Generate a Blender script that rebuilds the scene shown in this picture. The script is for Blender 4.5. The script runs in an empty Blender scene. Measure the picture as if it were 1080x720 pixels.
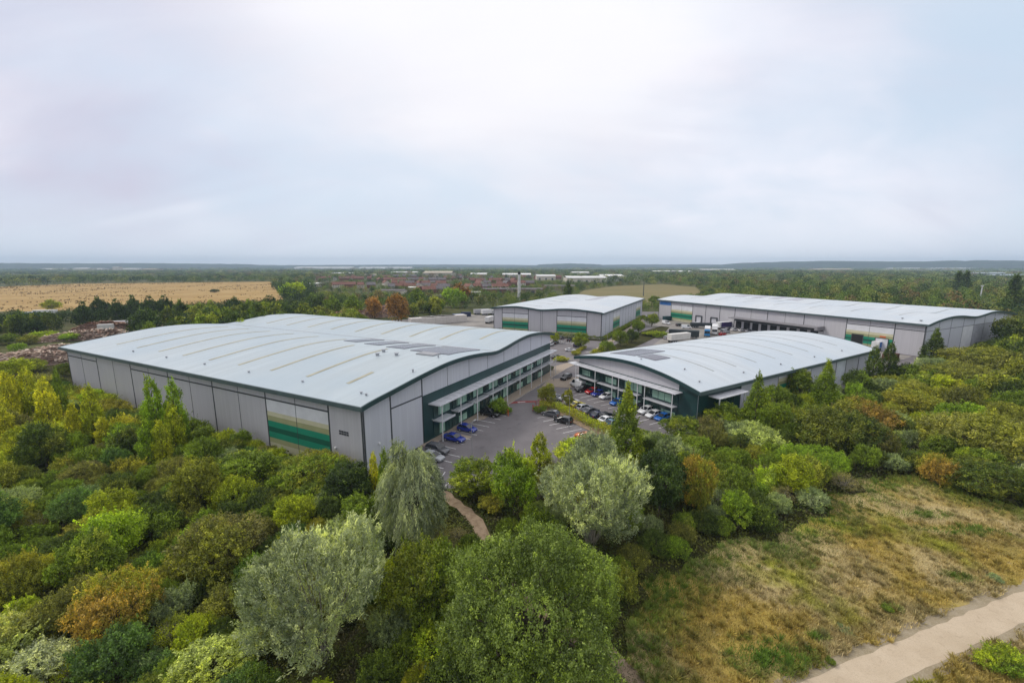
import bpy, bmesh, math, random
import numpy as np
from mathutils import Vector, Matrix

# ------------------------------------------------------------------ camera, world, sun, exposure
SC = bpy.context.scene
COL = SC.collection
random.seed(7)
RNG = np.random.default_rng(11)
FPX, HZ, CAMH = 455.0, 280.0, 33.0            # focal length in px of the 1080 px wide photo, horizon row, height
PITCH = math.atan((360 - HZ) / FPX)
cam_d = bpy.data.cameras.new('camera')
cam = bpy.data.objects.new('camera', cam_d)
COL.objects.link(cam)
cam.location = (0, 0, CAMH)
cam.rotation_euler = (math.pi / 2 - PITCH, 0, 0)
cam_d.sensor_width = 36.0
cam_d.lens = 36.0 * FPX / 1080.0
cam_d.clip_start = 0.5
cam_d.clip_end = 30000
SC.camera = cam
SC.render.engine = 'CYCLES'
cy = SC.cycles
cy.max_bounces = 5
cy.diffuse_bounces = 3
cy.glossy_bounces = 2
cy.transmission_bounces = 3
cy.transparent_max_bounces = 8
cy.volume_bounces = 0
cy.caustics_reflective = False
cy.caustics_refractive = False
cy.use_denoising = True
SC.view_settings.view_transform = 'Standard'
SC.view_settings.look = 'None'
SC.view_settings.gamma = 1.0
SC.view_settings.exposure = 0.2
SC.view_settings.use_curve_mapping = False

SUN_EL, SUN_AZ = math.radians(46), math.radians(-72)      # azimuth measured from +Y towards +X


def build_world():
    w = bpy.data.worlds.new('World')
    SC.world = w
    w.use_nodes = True
    nt = w.node_tree
    N, L = nt.nodes, nt.links
    N.clear()

    def nd(t, **k):
        n = N.new(t)
        for a, b in k.items():
            setattr(n, a, b)
        return n

    def math_(op, a, b=None):
        n = nd('ShaderNodeMath', operation=op)
        for i, v in enumerate((a, b)):
            if v is None:
                continue
            if isinstance(v, (int, float)):
                n.inputs[i].default_value = v
            else:
                L.new(v, n.inputs[i])
        return n.outputs[0]

    def ramp(src, a, b):
        n = nd('ShaderNodeMapRange', interpolation_type='SMOOTHSTEP')
        L.new(src, n.inputs['Value'])
        n.inputs['From Min'].default_value = a
        n.inputs['From Max'].default_value = b
        return n.outputs['Result']

    def mix(f, a, b):
        n = nd('ShaderNodeMix', data_type='RGBA')
        if isinstance(f, float):
            n.inputs['Factor'].default_value = f
        else:
            L.new(f, n.inputs['Factor'])
        for i, v in ((6, a), (7, b)):
            if isinstance(v, tuple):
                n.inputs[i].default_value = v + (1,)
            else:
                L.new(v, n.inputs[i])
        return n.outputs[2]
    sky = nd('ShaderNodeTexSky', sky_type='NISHITA')
    sky.sun_disc = False
    sky.sun_elevation = SUN_EL
    sky.sun_rotation = SUN_AZ
    sky.dust_density = 2.0
    tc = nd('ShaderNodeTexCoord')
    sx = nd('ShaderNodeSeparateXYZ')
    L.new(tc.outputs['Generated'], sx.inputs[0])
    den = math_('ADD', math_('MAXIMUM', sx.outputs['Z'], 0.0), 0.42)
    cx = nd('ShaderNodeCombineXYZ')
    L.new(math_('DIVIDE', sx.outputs['X'], den), cx.inputs['X'])
    L.new(math_('DIVIDE', sx.outputs['Y'], den), cx.inputs['Y'])

    def noise(scale, detail, off, rough=0.5, dist=0.0, sq=(1.0, 1.35, 1.0)):
        mp = nd('ShaderNodeMapping')
        mp.inputs['Location'].default_value = off
        mp.inputs['Rotation'].default_value = (0, 0, 0.5)
        mp.inputs['Scale'].default_value = sq
        L.new(cx.outputs[0], mp.inputs['Vector'])
        n = nd('ShaderNodeTexNoise')
        n.inputs['Scale'].default_value = scale
        n.inputs['Detail'].default_value = detail
        n.inputs['Roughness'].default_value = rough
        n.inputs['Distortion'].default_value = dist
        L.new(mp.outputs[0], n.inputs['Vector'])
        return n.outputs['Fac']
    big = noise(0.62, 5, (6.1, 0.4, 1.0), 0.5, 0.3)
    lav = noise(0.8, 3, (2.2, 7.0, 0))
    fine = noise(2.2, 6, (1.0, 2.0, 5.0), 0.55, 0.4)
    streak = noise(1.5, 7, (2.0, 4.0, 1.0), 0.6, 0.8, (0.55, 2.2, 1.0))
    k = 10.0                                      # the Background runs at 0.1, so these are radiances x 10
    def c(r, g, b):
        return (r * k, g * k, b * k)
    blue = mix(0.12, c(0.59, 0.70, 0.83), sky.outputs[0])
    lavs = math_('ADD', math_('MULTIPLY', lav, 0.76), math_('MULTIPLY', streak, 0.24))
    cloud = mix(ramp(lavs, 0.38, 0.60), c(0.85, 0.845, 0.92), c(0.57, 0.56, 0.68))
    f = math_('ADD', math_('MULTIPLY', ramp(big, 0.34, 0.60), 0.74), math_('MULTIPLY', ramp(fine, 0.3, 0.75), 0.42))
    mixed = mix(f, blue, cloud)
    zen = mix(ramp(sx.outputs['Z'], 0.30, 0.75), mixed, c(0.92, 0.92, 0.96))
    dn = nd('ShaderNodeVectorMath', operation='DOT_PRODUCT')
    nz = nd('ShaderNodeVectorMath', operation='NORMALIZE')
    L.new(tc.outputs['Generated'], nz.inputs[0])
    L.new(nz.outputs[0], dn.inputs[0])
    gaz, gel = math.radians(-4), math.radians(24)
    dn.inputs[1].default_value = (math.sin(gaz) * math.cos(gel), math.cos(gaz) * math.cos(gel), math.sin(gel))
    thin = math_('MULTIPLY', ramp(dn.outputs['Value'], 0.84, 1.0), math_('ADD', 0.25, math_('MULTIPLY', ramp(big, 0.3, 0.62), 0.6)))
    zen = mix(thin, zen, c(0.88, 0.875, 0.91))          # the deck is thinnest there and lets most light through
    low = mix(math_('MULTIPLY', ramp(math_('SUBTRACT', 0.16, sx.outputs['Z']), 0.0, 0.16), 0.70), zen, c(0.70, 0.765, 0.85))
    bg = nd('ShaderNodeBackground')
    bg.inputs['Strength'].default_value = 0.1
    L.new(low, bg.inputs['Color'])
    out = nd('ShaderNodeOutputWorld')
    L.new(bg.outputs[0], out.inputs['Surface'])


build_world()
sun_d = bpy.data.lights.new('sun', 'SUN')
sun_d.energy = 1.5
sun_d.angle = math.radians(11)
sun_d.color = (1.0, 0.95, 0.87)
sun = bpy.data.objects.new('sun', sun_d)
COL.objects.link(sun)
_sd = Vector((math.sin(SUN_AZ) * math.cos(SUN_EL), math.cos(SUN_AZ) * math.cos(SUN_EL), math.sin(SUN_EL)))
sun.rotation_euler = _sd.to_track_quat('Z', 'Y').to_euler()
sun.location = (0, 0, 120)


# ------------------------------------------------------------------ helpers
def G(u, v, z=0.0):
    """photo pixel (1080 x 720) -> world point at height z, used once to read the plan off the photograph"""
    dx, dy = (u - 540) / FPX, (360 - v) / FPX
    ry = dy * math.sin(PITCH) + math.cos(PITCH)
    rz = dy * math.cos(PITCH) - math.sin(PITCH)
    t = (z - CAMH) / rz
    return (dx * t, ry * t)


def P(x, y, z):
    z -= CAMH
    d = y * math.cos(PITCH) - z * math.sin(PITCH)
    up = y * math.sin(PITCH) + z * math.cos(PITCH)
    return (540 + FPX * x / d, 360 - FPX * up / d)


def lin(c):
    return tuple(((x / 255) / 12.92 if x / 255 <= 0.04045 else ((x / 255 + 0.055) / 1.055) ** 2.4) for x in c)


def link(o, parent=None):
    COL.objects.link(o)
    if parent is not None:
        o.parent = parent
    return o


def tag(o, label=None, cat=None, group=None, kind=None):
    if label:
        o['label'] = label
    if cat:
        o['category'] = cat
    if group:
        o['group'] = group
    if kind:
        o['kind'] = kind
    return o


def thing(name, label, cat, loc=(0, 0, 0), rz=0.0, group=None):
    o = bpy.data.objects.new(name, None)
    o.location = loc
    o.rotation_euler = (0, 0, rz)
    o.empty_display_size = 0.5
    link(o)
    return tag(o, label, cat, group)


class MB:
    """collects shapes and links them as one mesh object"""

    def __init__(s):
        s.v, s.f, s.m = [], [], []

    def add(s, vs, fs, mi=0):
        b = len(s.v)
        s.v += [tuple(p) for p in vs]
        s.f += [tuple(i + b for i in q) for q in fs]
        s.m += [mi] * len(fs)
        return s

    def box(s, x0, x1, y0, y1, z0, z1, mi=0):
        vs = [(x, y, z) for z in (z0, z1) for x, y in ((x0, y0), (x1, y0), (x1, y1), (x0, y1))]
        return s.add(vs, [(3, 2, 1, 0), (4, 5, 6, 7), (0, 1, 5, 4), (1, 2, 6, 5), (2, 3, 7, 6), (3, 0, 4, 7)], mi)

    def cbox(s, x0, x1, y0, y1, z0, z1, b=0.05, mi=0):
        """box with chamfered vertical and top edges"""
        rings = []
        for z, k in ((z0, 0), (z1 - b, 0), (z1, 1)):
            i = b * k
            rings.append([(x0 + b, y0 + i, z), (x1 - b, y0 + i, z), (x1 - i, y0 + b, z), (x1 - i, y1 - b, z),
                          (x1 - b, y1 - i, z), (x0 + b, y1 - i, z), (x0 + i, y1 - b, z), (x0 + i, y0 + b, z)])
        return s.loft(rings, mi)

    def loft(s, rings, mi=0, caps=True):
        n = len(rings[0])
        vs = [p for r in rings for p in r]
        fs = []
        for a in range(len(rings) - 1):
            for i in range(n):
                j = (i + 1) % n
                fs.append((a * n + i, a * n + j, (a + 1) * n + j, (a + 1) * n + i))
        if caps:
            fs.append(tuple(reversed(range(n))))
            fs.append(tuple((len(rings) - 1) * n + i for i in range(n)))
        return s.add(vs, fs, mi)

    def tube(s, pts, radii, n=6, mi=0):
        pts = [Vector(p) for p in pts]
        rings = []
        for i, p in enumerate(pts):
            d = (pts[min(i + 1, len(pts) - 1)] - pts[max(i - 1, 0)]).normalized()
            a = d.orthogonal().normalized() if abs(d.z) < 0.99 else Vector((1, 0, 0))
            a = (a - d * a.dot(d)).normalized()
            b = d.cross(a)
            r = radii[i] if isinstance(radii, (list, tuple)) else radii
            rings.append([tuple(p + a * r * math.cos(t) + b * r * math.sin(t)) for t in [2 * math.pi * k / n for k in range(n)]])
        return s.loft(rings, mi)

    def beam(s, a, b, r=0.05, mi=0):
        return s.tube([a, b], r, 4, mi)

    def cyl(s, c, axis, r, h, n=14, mi=0, r2=None):
        c, ax = Vector(c), Vector(axis).normalized()
        return s.tube([c - ax * h / 2, c + ax * h / 2], [r, r2 if r2 is not None else r], n, mi)

    def poly(s, pts, z0, z1=None, mi=0):
        """flat polygon, or a prism when z1 is given"""
        n = len(pts)
        if z1 is None:
            return s.add([(x, y, z0) for x, y in pts], [tuple(range(n))], mi)
        vs = [(x, y, z0) for x, y in pts] + [(x, y, z1) for x, y in pts]
        fs = [tuple(range(n, 2 * n)), tuple(reversed(range(n)))] + [(i, (i + 1) % n, (i + 1) % n + n, i + n) for i in range(n)]
        return s.add(vs, fs, mi)

    def mesh(s, name, mats, smooth=False):
        me = bpy.data.meshes.new(name)
        me.from_pydata(s.v, [], s.f)
        for m in (mats if isinstance(mats, (list, tuple)) else [mats]):
            me.materials.append(m)
        me.polygons.foreach_set('material_index', s.m)
        bm = bmesh.new()
        bm.from_mesh(me)
        bmesh.ops.recalc_face_normals(bm, faces=bm.faces)
        bm.to_mesh(me)
        bm.free()
        if smooth:
            me.polygons.foreach_set('use_smooth', [True] * len(me.polygons))
            try:
                me.set_sharp_from_angle(angle=math.radians(40))
            except Exception:
                pass
        me.update()
        return me

    def build(s, name, mats, parent=None, smooth=False):
        return link(bpy.data.objects.new(name, s.mesh(name, mats, smooth)), parent)


def copy_tree(o, parent=None):
    c = o.copy()
    COL.objects.link(c)
    if parent is not None:
        c.parent = parent
    for ch in KIDS.get(o.name, list(o.children)):
        copy_tree(ch, c)
    return c


KIDS = {}


def ccw(poly):
    a = sum(poly[i][0] * poly[(i + 1) % len(poly)][1] - poly[(i + 1) % len(poly)][0] * poly[i][1] for i in range(len(poly)))
    return poly if a > 0 else poly[::-1]


def inside(poly, X, Y):
    r = np.zeros(len(X), bool)
    n = len(poly)
    for i in range(n):
        x0, y0 = poly[i]
        x1, y1 = poly[(i + 1) % n]
        if y0 == y1:
            continue
        c = ((y0 > Y) != (y1 > Y)) & (X < (x1 - x0) * (Y - y0) / (y1 - y0) + x0)
        r ^= c
    return r


def seg_dist(line, X, Y):
    best = np.full(len(X), 1e9)
    for (ax, ay), (bx, by) in zip(line[:-1], line[1:]):
        dx, dy = bx - ax, by - ay
        t = np.clip(((X - ax) * dx + (Y - ay) * dy) / (dx * dx + dy * dy), 0, 1)
        best = np.minimum(best, np.hypot(X - ax - t * dx, Y - ay - t * dy))
    return best


def vnoise(X, Y, seed=0):
    """cheap smooth 2-D value noise 0..1"""
    r = np.random.default_rng(seed).random((64, 64))
    xi, yi = np.floor(X).astype(int), np.floor(Y).astype(int)
    fx, fy = X - xi, Y - yi
    fx, fy = fx * fx * (3 - 2 * fx), fy * fy * (3 - 2 * fy)
    a = r[xi % 64, yi % 64] * (1 - fx) + r[(xi + 1) % 64, yi % 64] * fx
    b = r[xi % 64, (yi + 1) % 64] * (1 - fx) + r[(xi + 1) % 64, (yi + 1) % 64] * fx
    return a * (1 - fy) + b * fy


# ------------------------------------------------------------------ materials
MATS = {}


class NT:
    def __init__(s, name):
        s.m = bpy.data.materials.new(name)
        s.m.use_nodes = True
        s.t = s.m.node_tree
        s.t.nodes.clear()
        s.out = s.n('ShaderNodeOutputMaterial')

    def n(s, t, **k):
        x = s.t.nodes.new(t)
        for a, b in k.items():
            setattr(x, a, b)
        return x

    def put(s, sock, v):
        if isinstance(v, bpy.types.NodeSocket):
            s.t.links.new(v, sock)
        elif isinstance(v, (tuple, list)) and len(v) == 3 and sock.type == 'RGBA':
            sock.default_value = tuple(v) + (1,)
        else:
            sock.default_value = v

    def math(s, op, a, b=0.0, c=None):
        x = s.n('ShaderNodeMath', operation=op)
        s.put(x.inputs[0], a)
        s.put(x.inputs[1], b)
        if c is not None:
            s.put(x.inputs[2], c)
        return x.outputs[0]

    def mix(s, f, a, b, mode='MIX'):
        x = s.n('ShaderNodeMix', data_type='RGBA', blend_type=mode)
        s.put(x.inputs[0], f)
        s.put(x.inputs[6], a)
        s.put(x.inputs[7], b)
        return x.outputs[2]

    def coord(s, kind='Object', scale=(1, 1, 1), rot=(0, 0, 0)):
        if kind == 'World':
            c = s.n('ShaderNodeNewGeometry').outputs['Position']
        else:
            c = s.n('ShaderNodeTexCoord').outputs[kind]
        mp = s.n('ShaderNodeMapping')
        mp.inputs['Scale'].default_value = scale
        mp.inputs['Rotation'].default_value = rot
        s.t.links.new(c, mp.inputs['Vector'])
        return mp.outputs[0]

    def noise(s, vec, scale, detail=4, rough=0.55, dist=0.0):
        x = s.n('ShaderNodeTexNoise')
        s.put(x.inputs['Vector'], vec)
        x.inputs['Scale'].default_value = scale
        x.inputs['Detail'].default_value = detail
        x.inputs['Roughness'].default_value = rough
        x.inputs['Distortion'].default_value = dist
        return x.outputs['Fac']

    def rng(s, v, a, b, c=0.0, d=1.0):
        x = s.n('ShaderNodeMapRange', interpolation_type='SMOOTHSTEP')
        s.put(x.inputs['Value'], v)
        for k, q in (('From Min', a), ('From Max', b), ('To Min', c), ('To Max', d)):
            x.inputs[k].default_value = q
        return x.outputs['Result']

    def bsdf(s, col, rough=0.6, metal=0.0, spec=0.5, bump=None, bd=0.05):
        x = s.n('ShaderNodeBsdfPrincipled')
        s.put(x.inputs['Base Color'], col)
        s.put(x.inputs['Roughness'], rough)
        s.put(x.inputs['Metallic'], metal)
        x.inputs['Specular IOR Level'].default_value = spec
        if bump is not None:
            b = s.n('ShaderNodeBump')
            b.inputs['Strength'].default_value = 0.6
            b.inputs['Distance'].default_value = bd
            s.put(b.inputs['Height'], bump)
            s.t.links.new(b.outputs[0], x.inputs['Normal'])
        s.t.links.new(x.outputs[0], s.out.inputs['Surface'])
        return s.m


def plain(name, col, rough=0.6, metal=0.0, spec=0.5, var=0.12, scale=0.6):
    """paint or plastic with a little uneven wear"""
    if name in MATS:
        return MATS[name]
    t = NT(name)
    n = t.noise(t.coord('World'), scale, 5)
    a = tuple(c * (1 - var) for c in col)
    b = tuple(min(1, c * (1 + var)) for c in col)
    MATS[name] = t.bsdf(t.mix(t.rng(n, 0.3, 0.7), a, b), rough, metal, spec)
    return MATS[name]


def cladding(name, col, axis_scale):
    """profiled metal sheet: fine ribs, sheet-to-sheet tone, weather streaks"""
    t = NT(name)
    v = t.coord('Object')
    wv = t.n('ShaderNodeTexWave', wave_type='BANDS', bands_direction='Z', wave_profile='SIN')
    t.put(wv.inputs['Vector'], v)
    wv.inputs['Scale'].default_value = 1.6
    streak = t.noise(t.coord('Object', (2.2, 2.2, 0.07)), 1.0, 5, 0.6)
    blot = t.noise(v, 0.11, 4)
    c1 = t.mix(t.rng(streak, 0.25, 0.8), tuple(c * 0.90 for c in col), tuple(min(1, c * 1.06) for c in col))
    c2 = t.mix(t.rng(blot, 0.3, 0.7, 0.0, 0.5), c1, tuple(c * q for c, q in zip(col, (0.9, 0.9, 0.95))))
    c3 = t.mix(t.math('MULTIPLY', wv.outputs['Fac'], 0.10), c2, tuple(c * 0.6 for c in col))
    return t.bsdf(c3, 0.5, 0.0, 0.4, wv.outputs['Fac'], 0.03)


def roof_mat(name, col, axis):
    t = NT(name)
    sc = (1, 0.06, 1) if axis == 'x' else (0.06, 1, 1)          # stretched along the arch
    run = (0.05, 1.0, 0.2) if axis == 'x' else (1.0, 0.05, 0.2)  # axis = direction of the arch
    v = t.coord('Object')
    streak = t.noise(t.coord('Object', run), 0.55, 6, 0.65)
    blot = t.noise(v, 0.06, 4)
    wv = t.n('ShaderNodeTexWave', wave_type='BANDS', bands_direction='Y' if axis == 'x' else 'X', wave_profile='SAW')
    t.put(wv.inputs['Vector'], v)
    wv.inputs['Scale'].default_value = 0.5
    c1 = t.mix(t.rng(streak, 0.3, 0.75), tuple(c * 0.86 for c in col), tuple(c * 1.03 for c in col))
    c2 = t.mix(t.rng(blot, 0.35, 0.7, 0.0, 0.8), c1, tuple(c * q for c, q in zip(col, (0.82, 0.87, 0.92))))
    c3 = t.mix(t.rng(wv.outputs['Fac'], 0.88, 1.0, 0.0, 0.26), c2, tuple(c * 0.55 for c in col))
    return t.bsdf(c3, 0.42, 0.0, 0.5)


def foliage_mat():
    t = NT('foliage')
    oi = t.n('ShaderNodeObjectInfo')
    tone = t.n('ShaderNodeAttribute', attribute_name='tone').outputs['Fac']
    patch = t.n('ShaderNodeAttribute', attribute_name='patch').outputs['Fac']
    acc = t.n('ShaderNodeAttribute', attribute_type='OBJECT', attribute_name='accent').outputs['Color']
    amt = t.n('ShaderNodeAttribute', attribute_type='OBJECT', attribute_name='accent_amount').outputs['Fac']
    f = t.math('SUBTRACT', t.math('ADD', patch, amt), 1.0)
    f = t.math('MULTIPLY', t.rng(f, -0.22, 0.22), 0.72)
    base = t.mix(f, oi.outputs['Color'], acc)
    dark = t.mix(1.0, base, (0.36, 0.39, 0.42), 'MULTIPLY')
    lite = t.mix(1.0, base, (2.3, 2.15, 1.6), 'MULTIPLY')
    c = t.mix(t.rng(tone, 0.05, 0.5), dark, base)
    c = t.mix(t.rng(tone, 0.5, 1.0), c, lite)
    d = t.n('ShaderNodeBsdfDiffuse')
    t.put(d.inputs['Color'], c)
    tr = t.n('ShaderNodeBsdfTranslucent')
    t.put(tr.inputs['Color'], t.mix(1.0, c, (1.15, 1.2, 0.6), 'MULTIPLY'))
    gl = t.n('ShaderNodeBsdfGlossy')
    gl.inputs['Roughness'].default_value = 0.5
    gl.inputs['Color'].default_value = (0.9, 0.9, 0.9, 1)
    m1 = t.n('ShaderNodeMixShader')
    m1.inputs[0].default_value = 0.36
    t.t.links.new(d.outputs[0], m1.inputs[1])
    t.t.links.new(tr.outputs[0], m1.inputs[2])
    m2 = t.n('ShaderNodeMixShader')
    m2.inputs[0].default_value = 0.025
    t.t.links.new(m1.outputs[0], m2.inputs[1])
    t.t.links.new(gl.outputs[0], m2.inputs[2])
    t.t.links.new(m2.outputs[0], t.out.inputs['Surface'])
    return t.m


def scrub_mat(name, cols, scale):
    """leaves of ground cover: colour drifts with position, tone varies leaf by leaf"""
    t = NT(name)
    tone = t.n('ShaderNodeAttribute', attribute_name='tone').outputs['Fac']
    v = t.coord('World', (1, 1, 0.0))
    a = t.noise(v, scale, 3)
    b = t.noise(v, scale * 2.7, 3)
    c = t.mix(t.rng(a, 0.36, 0.62), cols[0], cols[1])
    c = t.mix(t.rng(b, 0.50, 0.66), c, cols[2])
    c = t.mix(t.rng(tone, 0.0, 0.6), t.mix(1.0, c, (0.5, 0.5, 0.5), 'MULTIPLY'), c)
    c = t.mix(t.rng(tone, 0.6, 1.0), c, t.mix(1.0, c, (1.6, 1.5, 1.2), 'MULTIPLY'))
    return t.bsdf(c, 0.8, 0, 0.15)


M_FOL = foliage_mat()
M_BARK = plain('bark', (0.11, 0.09, 0.07), 0.9, 0, 0.2, 0.3, 3)
M_PALEBARK = plain('pale_bark', (0.30, 0.27, 0.22), 0.9, 0, 0.2, 0.25, 3)


def grass_colours(t, v):
    """one recipe for the dry meadow, shared by the sward sheet and the blades standing on it"""
    a = t.noise(v, 0.085, 4, 0.55, 0.6)
    b = t.noise(v, 0.22, 4, 0.6, 0.4)
    g = t.noise(v, 0.11, 3, 0.5)
    s = t.noise(v, 0.9, 4, 0.65)
    c = t.mix(t.rng(a, 0.40, 0.58), (0.48, 0.385, 0.185), (0.42, 0.315, 0.080))
    c = t.mix(t.rng(b, 0.50, 0.66, 0, 0.9), c, (0.245, 0.195, 0.055))
    c = t.mix(t.rng(g, 0.56, 0.70, 0, 0.85), c, (0.34, 0.345, 0.045))
    c = t.mix(t.rng(s, 0.55, 0.75, 0, 0.6), c, (0.50, 0.41, 0.26))
    return c


def make_ground_mats():
    t = NT('meadow_sward')
    v = t.coord('World', (1, 1, 0))
    c = grass_colours(t, v)
    f = t.noise(v, 4.0, 5, 0.7)
    c = t.mix(t.rng(f, 0.35, 0.7, 0, 0.8), c, t.mix(1.0, c, (0.55, 0.52, 0.50), 'MULTIPLY'))
    MATS['sward'] = t.bsdf(c, 0.95, 0, 0.1, f, 0.12)
    t = NT('meadow_blades')
    tone = t.n('ShaderNodeAttribute', attribute_name='tone').outputs['Fac']
    green = t.n('ShaderNodeAttribute', attribute_name='green').outputs['Fac']
    c = grass_colours(t, t.coord('World', (1, 1, 0)))
    c = t.mix(green, c, (0.13, 0.22, 0.03))
    c = t.mix(t.rng(tone, 0.0, 0.55), t.mix(1.0, c, (0.55, 0.55, 0.55), 'MULTIPLY'), c)
    c = t.mix(t.rng(tone, 0.6, 1.0), c, t.mix(1.0, c, (1.55, 1.5, 1.45), 'MULTIPLY'))
    MATS['blades'] = t.bsdf(c, 0.85, 0, 0.15)

    t = NT('open_country')
    v = t.coord('World', (1, 1, 0))
    a = t.noise(v, 0.008, 4)
    b = t.noise(v, 0.15, 4)
    c = t.mix(t.rng(a, 0.4, 0.6), (0.080, 0.095, 0.030), (0.125, 0.115, 0.045))
    c = t.mix(t.rng(b, 0.4, 0.7, 0, 0.8), c, (0.030, 0.034, 0.016))
    MATS['hill_woods'] = plain('hill_woods', (0.035, 0.05, 0.035), 0.95, 0, 0.1, 0.4, 0.01)
    MATS['country'] = t.bsdf(c, 0.95, 0, 0.1)

    t = NT('asphalt')
    v = t.coord('World', (1, 1, 0))
    a = t.noise(v, 0.16, 5, 0.6)
    b = t.noise(v, 14, 3, 0.7)
    oil = t.noise(v, 0.5, 2, 0.5)
    c = t.mix(t.rng(a, 0.3, 0.7), (0.165, 0.151, 0.154), (0.215, 0.197, 0.200))
    c = t.mix(t.rng(b, 0.35, 0.7, 0, 0.5), c, (0.085, 0.075, 0.078))
    c = t.mix(t.rng(oil, 0.60, 0.72, 0, 0.35), c, (0.07, 0.062, 0.064))
    MATS['asphalt'] = t.bsdf(c, 0.85, 0, 0.3, b, 0.01)

    t = NT('yard_concrete')
    a = t.noise(v2 := t.coord('World', (1, 1, 0)), 0.1, 5, 0.6)
    b = t.noise(v2, 3, 4, 0.7)
    c = t.mix(t.rng(a, 0.3, 0.7), (0.20, 0.185, 0.17), (0.31, 0.285, 0.255))
    c = t.mix(t.rng(b, 0.4, 0.7, 0, 0.3), c, (0.15, 0.14, 0.13))
    MATS['yard'] = t.bsdf(c, 0.9, 0, 0.2)

    t = NT('brown_paving')
    br = t.n('ShaderNodeTexBrick')
    t.put(br.inputs['Vector'], t.coord('World', (1, 1, 0)))
    br.inputs['Scale'].default_value = 2.5
    br.inputs['Color1'].default_value = (0.33, 0.265, 0.205, 1)
    br.inputs['Color2'].default_value = (0.40, 0.33, 0.255, 1)
    br.inputs['Mortar'].default_value = (0.22, 0.18, 0.15, 1)
    n = t.noise(t.coord('World'), 0.5, 4)
    MATS['paving'] = t.bsdf(t.mix(t.rng(n, 0.3, 0.7, 0, 0.5), br.outputs['Color'], (0.35, 0.29, 0.23)), 0.85, 0, 0.2)

    t = NT('pale_gravel')
    v = t.coord('World', (1, 1, 0))
    a = t.noise(v, 0.35, 4)
    b = t.noise(v, 9, 4, 0.75)
    c = t.mix(t.rng(a, 0.3, 0.7), (0.47, 0.375, 0.265), (0.54, 0.44, 0.32))
    c = t.mix(t.rng(b, 0.45, 0.75, 0, 0.6), c, (0.31, 0.255, 0.19))
    g2 = t.noise(v, 1.6, 5, 0.7, 1.0)
    c = t.mix(t.rng(g2, 0.52, 0.72, 0, 0.55), c, (0.36, 0.285, 0.20))
    MATS['gravel'] = t.bsdf(c, 0.95, 0, 0.1, b, 0.03)

    t = NT('trampled_verge')
    v = t.coord('World', (1, 1, 0))
    a = t.noise(v, 0.8, 5, 0.65)
    b = t.noise(v, 6, 4, 0.7)
    c = t.mix(t.rng(a, 0.35, 0.65), (0.32, 0.265, 0.185), (0.26, 0.21, 0.13))
    c = t.mix(t.rng(b, 0.4, 0.7, 0, 0.6), c, (0.40, 0.34, 0.245))
    MATS['verge'] = t.bsdf(c, 0.95, 0, 0.1, b, 0.06)

    t = NT('dirt')
    v = t.coord('World', (1, 1, 0))
    a = t.noise(v, 1.2, 5, 0.65)
    MATS['dirt'] = t.bsdf(t.mix(t.rng(a, 0.3, 0.7), (0.21, 0.150, 0.100), (0.33, 0.25, 0.175)), 0.95, 0, 0.1, a, 0.08)

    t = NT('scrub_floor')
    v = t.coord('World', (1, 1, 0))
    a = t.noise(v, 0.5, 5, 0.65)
    MATS['floor'] = t.bsdf(t.mix(t.rng(a, 0.35, 0.65), (0.035, 0.038, 0.014), (0.065, 0.062, 0.024)), 1.0, 0, 0.05, a, 0.1)  # scrub soil, its colour darkened to paint shade into gaps between bushes

    def field(name, c0, c1, c2):
        t = NT(name)
        a = t.noise(t.coord('World', (0.010, 0.035, 0)), 1.0, 5, 0.6)
        b = t.noise(t.coord('World', (0.06, 0.16, 0)), 1.0, 5, 0.65)
        c = t.mix(t.rng(a, 0.35, 0.65), c0, c1)
        c = t.mix(t.rng(b, 0.5, 0.72, 0, 0.75), c, c2)
        return t.bsdf(c, 0.95, 0, 0.1)
    MATS['straw_field'] = field('straw_field', (0.33, 0.21, 0.075), (0.41, 0.28, 0.115), (0.18, 0.12, 0.048))
    MATS['olive_field'] = field('olive_field', (0.17, 0.15, 0.06), (0.22, 0.175, 0.085), (0.12, 0.13, 0.05))
    MATS['green_field'] = field('green_field', (0.12, 0.15, 0.045), (0.16, 0.18, 0.06), (0.10, 0.11, 0.04))


make_ground_mats()

C_WALL = (0.52, 0.505, 0.52)
M_WALL = cladding('grey_cladding', C_WALL, 1)
M_WALL_SKYLIT = cladding('skylit_cladding', (0.58, 0.585, 0.625), 1)  # same grey sheet, bluish skylight on right-facing walls put into its colour
M_ROOFX = roof_mat('roof_sheet_a', (0.425, 0.48, 0.502), 'x')
M_ROOFY = roof_mat('roof_sheet_b', (0.54, 0.58, 0.605), 'y')
M_FASCIA = plain('dark_green_trim', (0.018, 0.05, 0.052), 0.4)
M_GREEN = plain('green_panel', (0.012, 0.048, 0.048), 0.35, 0, 0.5, 0.15, 0.3)
M_SEAM = plain('panel_joint', (0.05, 0.055, 0.06), 0.6)
M_ALU = plain('aluminium_blade', (0.60, 0.60, 0.63), 0.4, 0.0, 0.5, 0.08)
M_WHITE = plain('white_paint', (0.72, 0.72, 0.72), 0.45)
M_TAN = plain('rooflight_grp', (0.36, 0.335, 0.235), 0.5, 0, 0.4, 0.15, 0.4)
M_SOLAR = plain('solar_glass', (0.085, 0.08, 0.10), 0.22, 0, 0.5, 0.2, 1.2)
M_GLASS = plain('window_glass', (0.022, 0.060, 0.052), 0.08, 0, 0.6, 0.3, 0.3)
M_PALEGL = plain('pale_green_glass', (0.33, 0.52, 0.41), 0.25, 0, 0.5, 0.2, 0.4)
M_DARK = plain('dark_opening', (0.012, 0.012, 0.013), 0.8)
M_STEEL = plain('grey_steel', (0.28, 0.28, 0.29), 0.5)
M_RED = plain('red_paint', (0.50, 0.045, 0.035), 0.5)
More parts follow.
